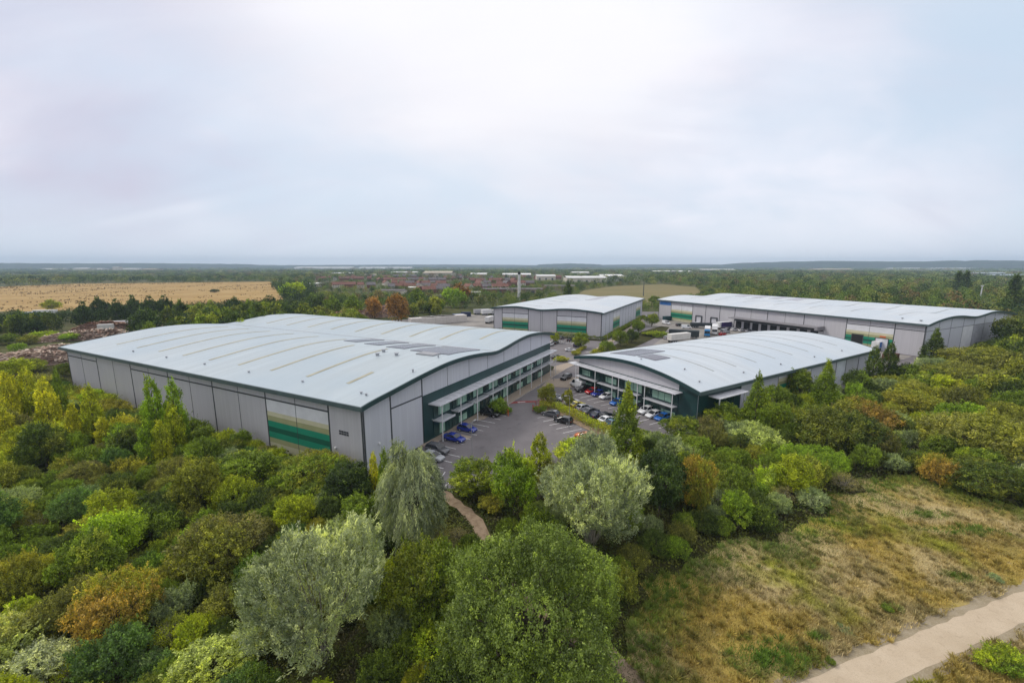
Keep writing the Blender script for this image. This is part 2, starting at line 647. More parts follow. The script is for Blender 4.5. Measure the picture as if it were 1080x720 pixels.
M_ORANGE = plain('orange_paint', (0.55, 0.13, 0.03), 0.5)
M_LINE = plain('road_paint', (0.62, 0.61, 0.60), 0.8, 0, 0.2, 0.25, 2.5)
M_REDLINE = plain('red_road_paint', (0.27, 0.065, 0.06), 0.85, 0, 0.2, 0.3, 2.5)
M_KERB = plain('kerb_concrete', (0.36, 0.33, 0.30), 0.9, 0, 0.2, 0.2, 1.5)
M_BRICK = plain('red_brick', (0.22, 0.09, 0.06), 0.9, 0, 0.1, 0.3, 0.8)
M_TILE = plain('roof_tile', (0.20, 0.100, 0.075), 0.9, 0, 0.1, 0.3, 0.8)
M_SLATE = plain('roof_slate', (0.15, 0.13, 0.13), 0.8, 0, 0.2, 0.3, 0.8)
M_CREAM = plain('cream_render', (0.55, 0.50, 0.42), 0.9, 0, 0.1, 0.1, 0.8)
M_STONE = plain('tan_stone', (0.33, 0.27, 0.20), 0.9, 0, 0.1, 0.2, 0.8)
M_RUBBER = plain('tyre_rubber', (0.02, 0.02, 0.02), 0.8)
M_RIM = plain('wheel_rim', (0.45, 0.45, 0.46), 0.35, 0.6)
M_LAMPW = plain('headlight_lens', (0.75, 0.76, 0.78), 0.15)
M_LAMPR = plain('taillight_lens', (0.30, 0.015, 0.012), 0.2)
M_CARGL = plain('car_glass', (0.015, 0.018, 0.022), 0.06, 0, 0.6)
STRIPES = [plain('stripe_' + n, c, 0.5, 0, 0.4, 0.06, 0.5) for n, c in (
    ('white', (0.66, 0.66, 0.68)), ('cream', (0.56, 0.53, 0.36)), ('olive', (0.33, 0.33, 0.17)), ('green', (0.012, 0.23, 0.135)),
    ('dark_green', (0.008, 0.10, 0.06)), ('sand', (0.50, 0.48, 0.33)))]


def car_paint():
    t = NT('car_paint')
    oi = t.n('ShaderNodeObjectInfo')
    m = t.bsdf(oi.outputs['Color'], 0.25, 0.0, 0.5)
    b = [n for n in t.t.nodes if n.type == 'BSDF_PRINCIPLED'][0]
    b.inputs['Coat Weight'].default_value = 0.6
    b.inputs['Coat Roughness'].default_value = 0.05
    return m


M_PAINT = car_paint()


def load_paint():
    t = NT('painted_panel')
    oi = t.n('ShaderNodeObjectInfo')
    n = t.noise(t.coord('World'), 0.7, 5)
    return t.bsdf(t.mix(t.rng(n, 0.3, 0.75, 0, 0.35), oi.outputs['Color'], t.mix(1.0, oi.outputs['Color'], (0.7, 0.68, 0.64), 'MULTIPLY')), 0.6, 0, 0.3)


M_LOAD = load_paint()
#@@STRUCTURE
# ------------------------------------------------------------------ the plan
def dvec(deg):
    a = math.radians(deg)
    return (math.sin(a), math.cos(a))


RZ_A, RZ_B, RZ_D = math.radians(63), math.radians(31.5), math.radians(26.5)
O_A = G(386, 503)
O_B = G(737, 412, 8.0)
O_C = G(635, 330, 12.0)
O_D = G(978, 342, 12.0)


def loc(o, rz, x, y):
    return (o[0] + x * math.cos(rz) - y * math.sin(rz), o[1] + x * math.sin(rz) + y * math.cos(rz))


def LA(x, y): return loc(O_A, RZ_A, x, y)
def LB(x, y): return loc(O_B, RZ_B, x, y)
def LC(x, y): return loc(O_C, RZ_A, x, y)
def LD(x, y): return loc(O_D, RZ_D, x, y)


FOOT_A = [LA(0, 0), LA(77, 0), LA(77, 106), LA(0, 106)]
FOOT_B = [LB(0, 0), LB(83, 0), LB(83, 37), LB(0, 37)]
FOOT_C = [LC(0, 0), LC(97, 0), LC(97, 56), LC(0, 56)]
FOOT_D = [LD(0, 0), LD(81, 0), LD(81, 130), LD(0, 130)]
ESTATE = ccw([G(440, 516), G(500, 514), G(560, 505), G(655, 480), G(700, 462), G(742, 456), LB(84, -3), LD(0, -3), LD(83, -3), LD(83, 134), LD(-30, 190),
              LC(130, -40), LC(100, 60), LC(-10, 150), LA(84, 40), LA(78, 20), LA(77, 0), LA(13, 0)])
MEADOW = ccw([(5, 18)] + [G(u, v) for u, v in ((638, 735), (648, 700), (664, 660), (690, 622), (722, 598), (768, 574), (808, 566), (850, 550), (878, 527), (905, 508), (935, 501),
              (965, 499), (1000, 515), (1040, 528), (1085, 540))] + [(82, 48), (100, 30), (70, 10)])


def ragged(poly, step, amp, seed):
    r = np.random.default_rng(seed)
    out = []
    for a, b in zip(poly, poly[1:] + poly[:1]):
        L = math.hypot(b[0] - a[0], b[1] - a[1])
        n = max(1, int(L / step))
        for i in range(n):
            t = i / n
            x, y = a[0] + (b[0] - a[0]) * t, a[1] + (b[1] - a[1]) * t
            k = float(vnoise(np.array([x * .35 + 9]), np.array([y * .35 + 9]), seed)[0]) - .5 + r.uniform(-.12, .12)
            out.append((x - (b[1] - a[1]) / L * k * amp, y + (b[0] - a[0]) / L * k * amp))
    return out


MEADOW = ragged(MEADOW, 1.2, 3.6, 6)
PATH_L = [G(700, 800), G(850, 720), G(968, 672), G(1080, 627), (80, 48), (110, 58)]
PATH_R = [G(790, 800), G(930, 720), G(1010, 683), G(1080, 650), (80, 44.6), (110, 54)]
PATH_C = [((a[0] + b[0]) / 2, (a[1] + b[1]) / 2) for a, b in zip(PATH_L, PATH_R)]
TRAIL = [G(466, 519), G(480, 530), G(497, 543), G(508, 556), G(515, 572), G(520, 590), G(560, 640), G(640, 690), G(668, 716), G(690, 760)]


def ribbon(line, w, z, name, mat, jitter=0.0):
    pts = []
    for (a, b) in zip(line[:-1], line[1:]):
        n = max(2, int(math.hypot(b[0] - a[0], b[1] - a[1]) / 1.2))
        pts += [(a[0] + (b[0] - a[0]) * i / n, a[1] + (b[1] - a[1]) * i / n) for i in range(n)]
    pts.append(line[-1])
    vs, fs = [], []
    for i, p in enumerate(pts):
        q, r = pts[max(0, i - 1)], pts[min(len(pts) - 1, i + 1)]
        d = Vector((r[0] - q[0], r[1] - q[1])).normalized()
        for s in (-1, 1):
            k = w / 2 * (1 + random.uniform(-jitter, jitter))
            vs.append((p[0] - d.y * k * s * -1, p[1] + d.x * k * s * -1, z))
    for i in range(len(pts) - 1):
        fs.append((2 * i, 2 * i + 1, 2 * i + 3, 2 * i + 2))
    m = MB()
    m.add(vs, fs)
    return tag(m.build(name, mat), kind='structure')


def sheet(name, poly, z, mat, z0=None):
    m = MB()
    if z0 is None:
        m.poly(poly, z)
    else:
        m.poly(poly, z0, z)
    return tag(m.build(name, mat), kind='structure')


# ground: one sheet to the horizon, ringed so that its faces stay moderate
def build_ground():
    m = MB()
    radii = [0, 60, 150, 400, 1000, 2500, 6000, 14000]
    n = 64
    rings = [[(r * math.cos(2 * math.pi * k / n), r * math.sin(2 * math.pi * k / n), 0.0) for k in range(n)] for r in radii[1:]]
    m.add([(0, 0, 0)] + rings[0], [(0, k + 1, (k + 1) % n + 1) for k in range(n)])
    for a, b in zip(rings[:-1], rings[1:]):
        m.add(a + b, [(k, n + k, n + (k + 1) % n, (k + 1) % n) for k in range(n)])
    tag(m.build('ground', MATS['country']), kind='structure')


build_ground()
SCRUB_ZONE = ccw([(-210, 40), (-60, 8), (6, 8), (120, 8), (190, 70), (215, 160), (160, 160), LB(84, -2), G(742, 455), G(655, 479), G(560, 506), G(500, 515), G(438, 517), LA(-1, 0), LA(-1, 107), LA(20, 150), (-190, 150)])
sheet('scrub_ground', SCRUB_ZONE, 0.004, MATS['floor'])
sheet('meadow', MEADOW, 0.010, MATS['sward'])
ribbon(PATH_C, 4.3, 0.016, 'path_verge', MATS['verge'], 0.16)
ribbon(PATH_C, 2.45, 0.024, 'gravel_path', MATS['gravel'], 0.09)
ribbon(TRAIL, 1.7, 0.018, 'dirt_trail', MATS['dirt'], 0.35)
sheet('estate_asphalt', ESTATE, 0.012, MATS['asphalt'])
sheet('loading_yard', ccw([LB(36, 40), LB(84, 40), LB(86, 2), LD(-2, 2), LD(-2, 128), LD(-30, 128), LC(40, -26), LC(8, -24), LB(20, 44)]), 0.018, MATS['yard'])
sheet('container_yard', ccw([LA(84, 45), LA(84, 100), LC(60, 110), LC(60, 60), LC(-6, 60), LA(95, 30)]), 0.018, MATS['yard'])
# pavement along the big warehouse, with kerb, and the paved corner by the second building
sheet('pavement', [LA(13.5, -0.02), LA(13.5, -1.7), LA(29, -1.7), LA(31, -3.3), LA(84, -3.3), LA(92, -4.0), LA(94, -1.5), LA(84, 1.5), LA(77.05, 1.5), LA(77.05, -0.02)][::-1], 0.13, MATS['paving'], 0.0)
sheet('paved_corner', ccw([LB(-1.2, 37.2), LB(-3.4, 37), LB(-9, 42), LB(-3, 47), LB(8, 44), LB(8, 37.3)]), 0.12, MATS['paving'], 0.0)
sheet('parking_apron', ccw([LA(18.6, -1.75), LA(18.6, -6.0), LA(21.6, -6.2), LA(21.6, -1.75)]), 0.020, MATS['paving'])


def kerb(line, name='kerb', w=0.16, h=0.14):
    m = MB()
    for a, b in zip(line[:-1], line[1:]):
        d = Vector((b[0] - a[0], b[1] - a[1])).normalized()
        n = Vector((-d.y, d.x)) * w / 2
        m.poly([(a[0] + n.x, a[1] + n.y), (a[0] - n.x, a[1] - n.y), (b[0] - n.x, b[1] - n.y), (b[0] + n.x, b[1] + n.y)], 0.0, h)
    return tag(m.build(name, M_KERB), kind='structure')


# planted island at the throat, drawn as kerb line plus bed of soil
ISLE = [G(520, 434), G(536, 437.5), G(538.5, 433), G(535.5, 426), G(537, 419), G(542, 412.5), G(549, 407.5), G(546, 406.5), G(532, 415)]
sheet('planting_bed', ccw(ISLE), 0.12, MATS['dirt'], 0.0)
kerb(ISLE[1:7])
kerb([LA(13.5, -1.78), LA(27, -1.78)])
kerb([LA(40, -3.38), LA(84, -3.38), LA(92, -4.08)])
HEDGEBED = [G(566, 435), G(567.5, 424), G(577, 417), G(588, 427), G(652, 462), G(640, 463), G(603, 445.5), G(590, 437)]
sheet('hedge_bed', ccw(HEDGEBED), 0.12, MATS['dirt'], 0.0)
kerb([HEDGEBED[0], HEDGEBED[1], HEDGEBED[2]])
# verges by the rear warehouse and the spine road
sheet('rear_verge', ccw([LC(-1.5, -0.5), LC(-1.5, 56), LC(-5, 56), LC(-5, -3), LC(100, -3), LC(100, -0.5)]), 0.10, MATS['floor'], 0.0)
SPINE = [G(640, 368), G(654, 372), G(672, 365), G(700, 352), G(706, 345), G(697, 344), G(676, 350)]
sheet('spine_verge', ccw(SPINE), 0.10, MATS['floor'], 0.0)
sheet('spine_pavement', ccw([G(629, 367), G(632, 371), G(664, 349), G(684, 335), G(680, 335)]), 0.11, MATS['paving'], 0.0)


def stripe(a, b, w=0.15, z=0.022, mat=None, name='bay_line'):
    m = MB()
    d = Vector((b[0] - a[0], b[1] - a[1])).normalized()
    n = Vector((-d.y, d.x)) * w / 2
    m.poly([(a[0] + n.x, a[1] + n.y), (a[0] - n.x, a[1] - n.y), (b[0] - n.x, b[1] - n.y), (b[0] + n.x, b[1] + n.y)], z)
    return tag(m.build(name, mat or M_LINE), kind='structure')


for k in range(-1, 12):                                             # bays beside the big warehouse
    x = 8.0 + 2.45 * k
    if x < 14:
        stripe(LA(x, -5.0), LA(x, -9.2))
    else:
        stripe(LA(x, -1.95), LA(x, -6.6))
stripe(G(463.5, 506), G(469.5, 497.5), 0.14)
stripe(G(469, 512.5), G(479.5, 504.6), 0.14)
hb0, hb1 = Vector(G(586, 437)), Vector(G(640, 466))
hd = (hb1 - hb0).normalized()
hn = Vector((hd.y, -hd.x))
hn = hn if hn.x < 0 else -hn
for k in range(8):
    a = hb0 + hd * 2.45 * k
    stripe(tuple(a + hn * 0.2), tuple(a + hn * 4.8))
for k in range(14):                                                 # bays in front of the glazed building
    stripe(LB(-1.9, 1.5 + 2.45 * k), LB(-6.6, 1.5 + 2.45 * k))
sheet('red_road_band', ccw([G(536.5, 424.0), G(550, 422.6), G(564.5, 422.6), G(565.5, 424.2), G(550, 424.6), G(536, 426)]), 0.021, M_REDLINE)
stripe(G(546, 424.2), G(554, 423.6), 0.4, 0.026)
for a, b in (((566, 404), (573, 400.5)), ((583, 394.5), (590, 390.5)), ((600, 385), (606, 381.5)), ((613, 378), (618, 375))):
    stripe(G(*a), G(*b), 0.12)
stripe(G(618, 371.5), G(640, 367.3), 0.3)
for k in range(6):
    stripe(LC(-13, 8 + 2.6 * k), LC(-18, 8 + 2.6 * k))

# ------------------------------------------------------------------ warehouses
def spline(pts):
    xs = np.array([p[0] for p in pts], float)
    zs = np.array([p[1] for p in pts], float)
    d = np.diff(zs) / np.diff(xs)
    m = np.empty(len(xs))
    m[0], m[-1] = d[0], d[-1]
    m[1:-1] = (d[:-1] + d[1:]) / 2

    def f(x):
        x = min(max(x, xs[0]), xs[-1])
        i = min(int(np.searchsorted(xs, x, side='right') - 1), len(xs) - 2)
        i = max(i, 0)
        h = xs[i + 1] - xs[i]
        t = (x - xs[i]) / h
        return float((2 * t**3 - 3 * t**2 + 1) * zs[i] + (t**3 - 2 * t**2 + t) * h * m[i] + (-2 * t**3 + 3 * t**2) * zs[i + 1] + (t**3 - t**2) * h * m[i + 1])
    return f


M_ROOFVENT = plain('vent_grey', (0.33, 0.34, 0.36), 0.5)
M_GUTTER = plain('gutter_trim', (0.065, 0.095, 0.098), 0.45)


class Shed:
    """warehouse with a wave roof: profile z(p) along p, extruded along q"""

    def __init__(s, root, prof, axis, W, L, roof, ov=0.9):
        s.r, s.f, s.ax, s.W, s.L, s.ov = root, prof, axis, W, L, ov
        s.roof_m = roof

    def pt(s, p, q, z):
        return (p, q, z) if s.ax == 'x' else (q, p, z)

    def samples(s, a, b, n=56):
        return [a + (b - a) * i / n for i in range(n + 1)]

    def build_roof(s, thick=0.3):
        ps = s.samples(-s.ov, s.W + s.ov)
        q0, q1 = -s.ov, s.L + s.ov
        m = MB()
        rings = []
        for q in (q0 + 0.02, q1 - 0.02):
            rings.append([s.pt(p, q, s.f(p) + thick) for p in ps] + [s.pt(p, q, s.f(p)) for p in reversed(ps)])
        m.loft(rings)
        o = m.build('roof', s.roof_m, s.r, smooth=True)
        # fascia: gable verges and eaves gutters
        for q in (q0, q1):
            m = MB()
            a, b = (q - 0.22, q + 0.06) if q == q0 else (q - 0.06, q + 0.22)
            rr = [[s.pt(p, a, s.f(p) - 0.42), s.pt(p, b, s.f(p) - 0.42), s.pt(p, b, s.f(p) + thick + 0.06), s.pt(p, a, s.f(p) + thick + 0.06)] for p in ps]
            m.loft(rr)
            m.build('fascia', M_FASCIA, s.r)
        for p, e in ((ps[0], -1), (ps[-1], 1)):
            m = MB()
            z = s.f(p)
            a, b = sorted((p + e * 0.28, p - e * 0.02))
            rr = [[s.pt(a, q, z - 0.40), s.pt(b, q, z - 0.40), s.pt(b, q, z + thick + 0.02), s.pt(a, q, z + thick + 0.02)] for q in (q0 - 0.2, q1 + 0.2)]
            m.loft(rr)
            m.build('gutter', M_GUTTER, s.r)
        return o

    def walls(s, mats, skip=()):
        """four walls, each a thin slab; mats = (p0, p1, q0, q1) materials"""
        th = 0.25
        for i, p in enumerate((0, s.W)):
            if i in skip:
                continue
            a, b = (p, p + th) if p == 0 else (p - th, p)
            z = min(s.f(p), s.f(a), s.f(b)) - 0.03
            m = MB()
            rr = [[s.pt(a, q, 0), s.pt(b, q, 0), s.pt(b, q, z), s.pt(a, q, z)] for q in (0, s.L)]
            m.loft(rr)
            m.build('wall', mats[i], s.r)
        for i, q in enumerate((0, s.L)):
            if i + 2 in skip:
                continue
            a, b = (q, q + th) if q == 0 else (q - th, q)
            m = MB()
            ps = s.samples(th + 0.004, s.W - th - 0.004, 48)
            m.loft([[s.pt(p, a, 0), s.pt(p, b, 0), s.pt(p, b, s.f(p) - 0.03), s.pt(p, a, s.f(p) - 0.03)] for p in ps])
            m.build('wall', mats[i + 2], s.r)

    def face(s, side, d):
        """point maker on a wall: side in p0 p1 q0 q1, run u, height z, offset d outwards"""
        if side == 'p0':
            return lambda u, z, o: s.pt(-o, u, z)
        if side == 'p1':
            return lambda u, z, o: s.pt(s.W + o, u, z)
        if side == 'q0':
            return lambda u, z, o: s.pt(u, -o, z)
        return lambda u, z, o: s.pt(u, s.L + o, z)

    def slab(s, m, side, u0, u1, z0, z1, o0, o1, mi=0, slope=None):
        """box on a wall; slope gives the top height at u0 and u1"""
        f = s.face(side, 0)
        t0, t1 = slope if slope else (z1, z1)
        vs = [f(u0, z0, o0), f(u1, z0, o0), f(u1, z0, o1), f(u0, z0, o1), f(u0, t0, o0), f(u1, t1, o0), f(u1, t1, o1), f(u0, t0, o1)]
        m.add(vs, [(3, 2, 1, 0), (4, 5, 6, 7), (0, 1, 5, 4), (1, 2, 6, 5), (2, 3, 7, 6), (3, 0, 4, 7)], mi)

    def seams(s, side, us, zs=(), top=None, w=0.32, thin=()):
        m = MB()
        for u in us:
            ww = w * (0.36 if u in thin else 1.0)
            zt = (s.f(u) if side[0] == 'q' else s.f(0 if side == 'p0' else s.W)) - 0.42
            m = MB()
            s.slab(m, side, u - ww / 2, u + ww / 2, 0.0, zt, 0.004, 0.03)
            m.build('panel_joint', M_SEAM, s.r)
        for (u0, u1, z) in zs:
            m = MB()
            s.slab(m, side, u0 + 0.1, u1 - 0.1, z - w * 0.42, z + w * 0.42, 0.002, 0.026)
            m.build('panel_joint', M_SEAM, s.r)

    def striped(s, side, u0, u1, zs, mid=True):
        """feature panel of horizontal bands, zs from the top down"""
        m = MB()
        order = (0, 1, 2, 3, 4, 3, 2, 5)
        for i, (a, b) in enumerate(zip(zs[:-1], zs[1:])):
            s.slab(m, side, u0 + 0.12, u1 - 0.12, b, a, 0.003, 0.020, order[i])
        m.build('striped_panel', STRIPES, s.r)

    def patch(s, name, mat, p0, p1, q0, q1, h=0.08, n=14, base=0.3):
        m = MB()
        rr = []
        for p in s.samples(p0, p1, n):
            z = s.f(p) + base
            rr.append([s.pt(p, q0, z + 0.004), s.pt(p, q1, z + 0.004), s.pt(p, q1, z + h), s.pt(p, q0, z + h)])
        m.loft(rr)
        return m.build(name, mat, s.r, smooth=False)

    def vent(s, p, q, r=0.35, h=0.5):
        m = MB()
        z = s.f(p) + 0.28
        c = s.pt(p, q, z)
        m.cyl((c[0], c[1], z + h / 2), (0, 0, 1), r * 0.7, h, 10)
        m.cyl((c[0], c[1], z + h + 0.07), (0, 0, 1), r, 0.14, 10)
        return m.build('roof_vent', M_ROOFVENT, s.r)

    def glazing(s, side, u0, u1, z0, z1, o, pale=(0.25, 1.0, 0.0, 0.55)):
        """window: frame with glass pane, mullions and a pale lower panel as its pieces"""
        m = MB()
        fr = 0.09
        s.slab(m, side, u0, u1, z0, z0 + fr, o, o + 0.10)
        s.slab(m, side, u0, u1, z1 - fr, z1, o, o + 0.10)
        n = max(2, int(round((u1 - u0) / 1.6)))
        for k in range(n + 1):
            u = u0 + (u1 - u0 - fr) * k / n
            s.slab(m, side, u, u + fr, z0 + fr, z1 - fr, o, o + 0.10)
        w = m.build('window', M_FASCIA, s.r)
        m = MB()
        s.slab(m, side, u0 + 0.02, u1 - 0.02, z0 + 0.02, z1 - 0.02, o + 0.008, o + 0.030)
        m.build('pane', M_GLASS, w)
        if pale:
            a, b, c, d = pale
            m = MB()
            s.slab(m, side, u0 + (u1 - u0) * a + fr, u0 + (u1 - u0) * b - fr, z0 + (z1 - z0) * c + fr, z0 + (z1 - z0) * d, o + 0.034, o + 0.060)
            m.build('pale_panel', M_PALEGL, w)
        return w


# ---- the big warehouse on the left
def build_A():
    r = thing('warehouse', 'big grey warehouse on the left with wave roof, dark solar panels and glazed side offices', 'warehouse',
              (O_A[0], O_A[1], 0), RZ_A, 'warehouses of the estate')
    f = spline([(-1, 11.65), (0, 11.85), (6.2, 12.6), (14.6, 13.55), (22, 14.1), (29, 14.0), (35, 13.5), (41, 12.85), (46, 13.15), (52, 13.8), (59, 14.2), (65, 13.9), (71, 13.2), (77, 12.15), (78, 11.95)])
    s = Shed(r, f, 'x', 77, 106, M_ROOFX)
    s.walls((M_WALL, M_WALL, M_WALL_SKYLIT, M_WALL))
    s.build_roof()
    us = [0.15, 7.5, 15.6, 23.6, 31.7, 40.0, 48.0, 56.3, 64.3, 72.3, 80.8, 89.2, 97.6, 105.8]
    s.seams('p0', us, [(us[i], us[i + 1], 9.65) for i in range(1, 9)] + [(us[11], us[12], 9.65), (us[12], us[13], 9.65)], thin=(15.6, 31.7, 48.0, 64.3, 80.8, 97.6))
    s.striped('p0', 7.5, 23.6, (9.5, 7.35, 6.55, 5.6, 4.5, 3.55, 2.4, 1.5, 0.05))
    s.seams('p0', [15.61], w=0.1)
    # gable: grey above, dark green office band below with shaped top
    gus = [0.2, 6.2, 14.5, 22.5, 30.5, 38.5, 46.5, 54.5, 62.5, 70, 76.8]
    s.seams('q0', gus[:3], [(6.2, 14.5, 9.4)])
    for u in gus[3:-1]:
        m = MB()
        s.slab(m, 'q0', u - 0.05, u + 0.05, 9.35, s.f(u) - 0.42, 0.004, 0.025)
        m.build('panel_joint', M_SEAM, r)
    m = MB()
    s.slab(m, 'q0', 14.6, 76.98, 0.0, 9.3, 0.005, 0.10)
    m.build('green_cladding', M_GREEN, r)
    # canopy blade with its struts, first-floor shelf and posts
    m = MB()
    s.slab(m, 'q0', 16.0, 76.0, 7.28, 7.45, 0.12, 2.9)
    m.build('canopy', M_ALU, r)
    m = MB()
    for k in range(30):
        s.slab(m, 'q0', 16.3 + 2 * k, 16.42 + 2 * k, 7.455, 7.53, 0.5, 2.6)
    m.build('canopy_rib', M_ALU, r)
    posts = [17.0, 23.3, 29.6, 36.4, 43.4, 50.5, 57.6, 64.5, 71.5, 75.6]
    for u in posts:
        m = MB()
        s.slab(m, 'q0', u - 0.07, u + 0.07, 0.0, 7.27, 2.50, 2.64)
        s.slab(m, 'q0', u - 0.05, u + 0.05, 3.98, 4.08, 0.10, 2.47)
        m.build('canopy_post', M_WHITE, r)
    for i, (a, b) in enumerate(zip(posts[:-1], posts[1:])):
        m = MB()
        s.slab(m, 'q0', a + 0.25, b - 0.25 if i != 0 else b - 1.6, 3.62, 3.80, 0.12, 1.75 if i else 2.3)
        s.slab(m, 'q0', a + 0.25, b - 0.25 if i != 0 else b - 1.6, 3.805, 4.02, 1.66 if i else 2.2, 1.75 if i else 2.3)
        m.build('floor_shelf', M_ALU, r)
        if i == len(posts) - 2:
            continue
        q = random.random()
        s.glazing('q0', a + 0.45, b - 0.3, 4.15, 7.0, 0.11, (0.28, 0.98, 0.02, 0.45 + 0.35 * q))
        s.glazing('q0', a + 0.45, b - 0.3, 0.25, 3.4, 0.11, (0.40, 0.98, 0.02, 0.5) if i % 2 else (0.30, 0.75, 0.02, 0.8))
    for u in (21.6, 22.9, 35.3):                                   # entrance doors
        m = MB()
        s.slab(m, 'q0', u - 0.55, u + 0.55, 0.14, 2.4, 0.22, 0.27)
        m.build('door', M_GLASS, r)
    s.patch('valley_gutter', M_STEEL, 40.75, 41.25, -0.8, 106.8, 0.03, 4)
    # roof: rooflights along the arch, solar arrays, vents
    for k in range(9):
        q = 8.5 + 10.4 * k
        s.patch('rooflight', M_TAN, 5.5, 33.5 if k > 2 else (11.5 if k == 0 else 26.5), q, q + 0.75, 0.05)
        s.patch('rooflight', M_TAN, 46.5 if k > 0 else 50.0, 70.0, q, q + 0.75, 0.05)
    s.patch('solar_panel', M_SOLAR, 27.5, 40.2, 3.0, 13.5, 0.12)
    s.patch('solar_panel', M_SOLAR, 28.5, 40.2, 16.0, 21.5, 0.12)
    s.patch('solar_panel', M_SOLAR, 29.5, 40.2, 24.5, 29.5, 0.12)
    s.patch('solar_panel', M_SOLAR, 30.5, 40.2, 33.0, 37.5, 0.12)
    s.patch('plant_deck', M_STEEL, 24.6, 27.2, 5.0, 9.5, 0.25)
    for p, q in ((22.0, 12.5), (20.3, 16.2), (23.5, 17.5), (24.0, 3.2), (14, 1.5), (2.6, 1.6), (2.9, 3.0), (3.2, 17.5), (3.2, 33), (3.2, 48), (3.2, 63), (3.2, 78)):
        s.vent(p, q, 0.22 if p < 10 or q < 4 else 0.5, 0.2 if p < 10 else 0.45)
    m = MB()
    for k in range(4):
        for j in range(2):
            m.box(-0.06, -0.02, 3.2 + 0.55 * k, 3.65 + 0.55 * k, 6.25 + 0.4 * j, 6.55 + 0.4 * j)
    m.build('louvre', M_SEAM, r)
    m = MB()                                                       # wall lamps and doors to the yard
    m.box(-0.30, -0.01, 6.2, 6.5, 3.6, 3.85)
    m.build('wall_lamp', M_WHITE, r)
    m = MB()
    m.box(3.0, 3.3, -0.30, -0.01, 4.4, 4.65)
    m.build('wall_lamp', M_WHITE, r)
    m = MB()
    m.box(-0.05, -0.022, 10.2, 11.3, 0.1, 2.3)
    m.build('door', M_DARK, r)


M_GREYLT = plain('rooflight_grey', (0.36, 0.38, 0.38), 0.5, 0, 0.4, 0.15, 0.4)


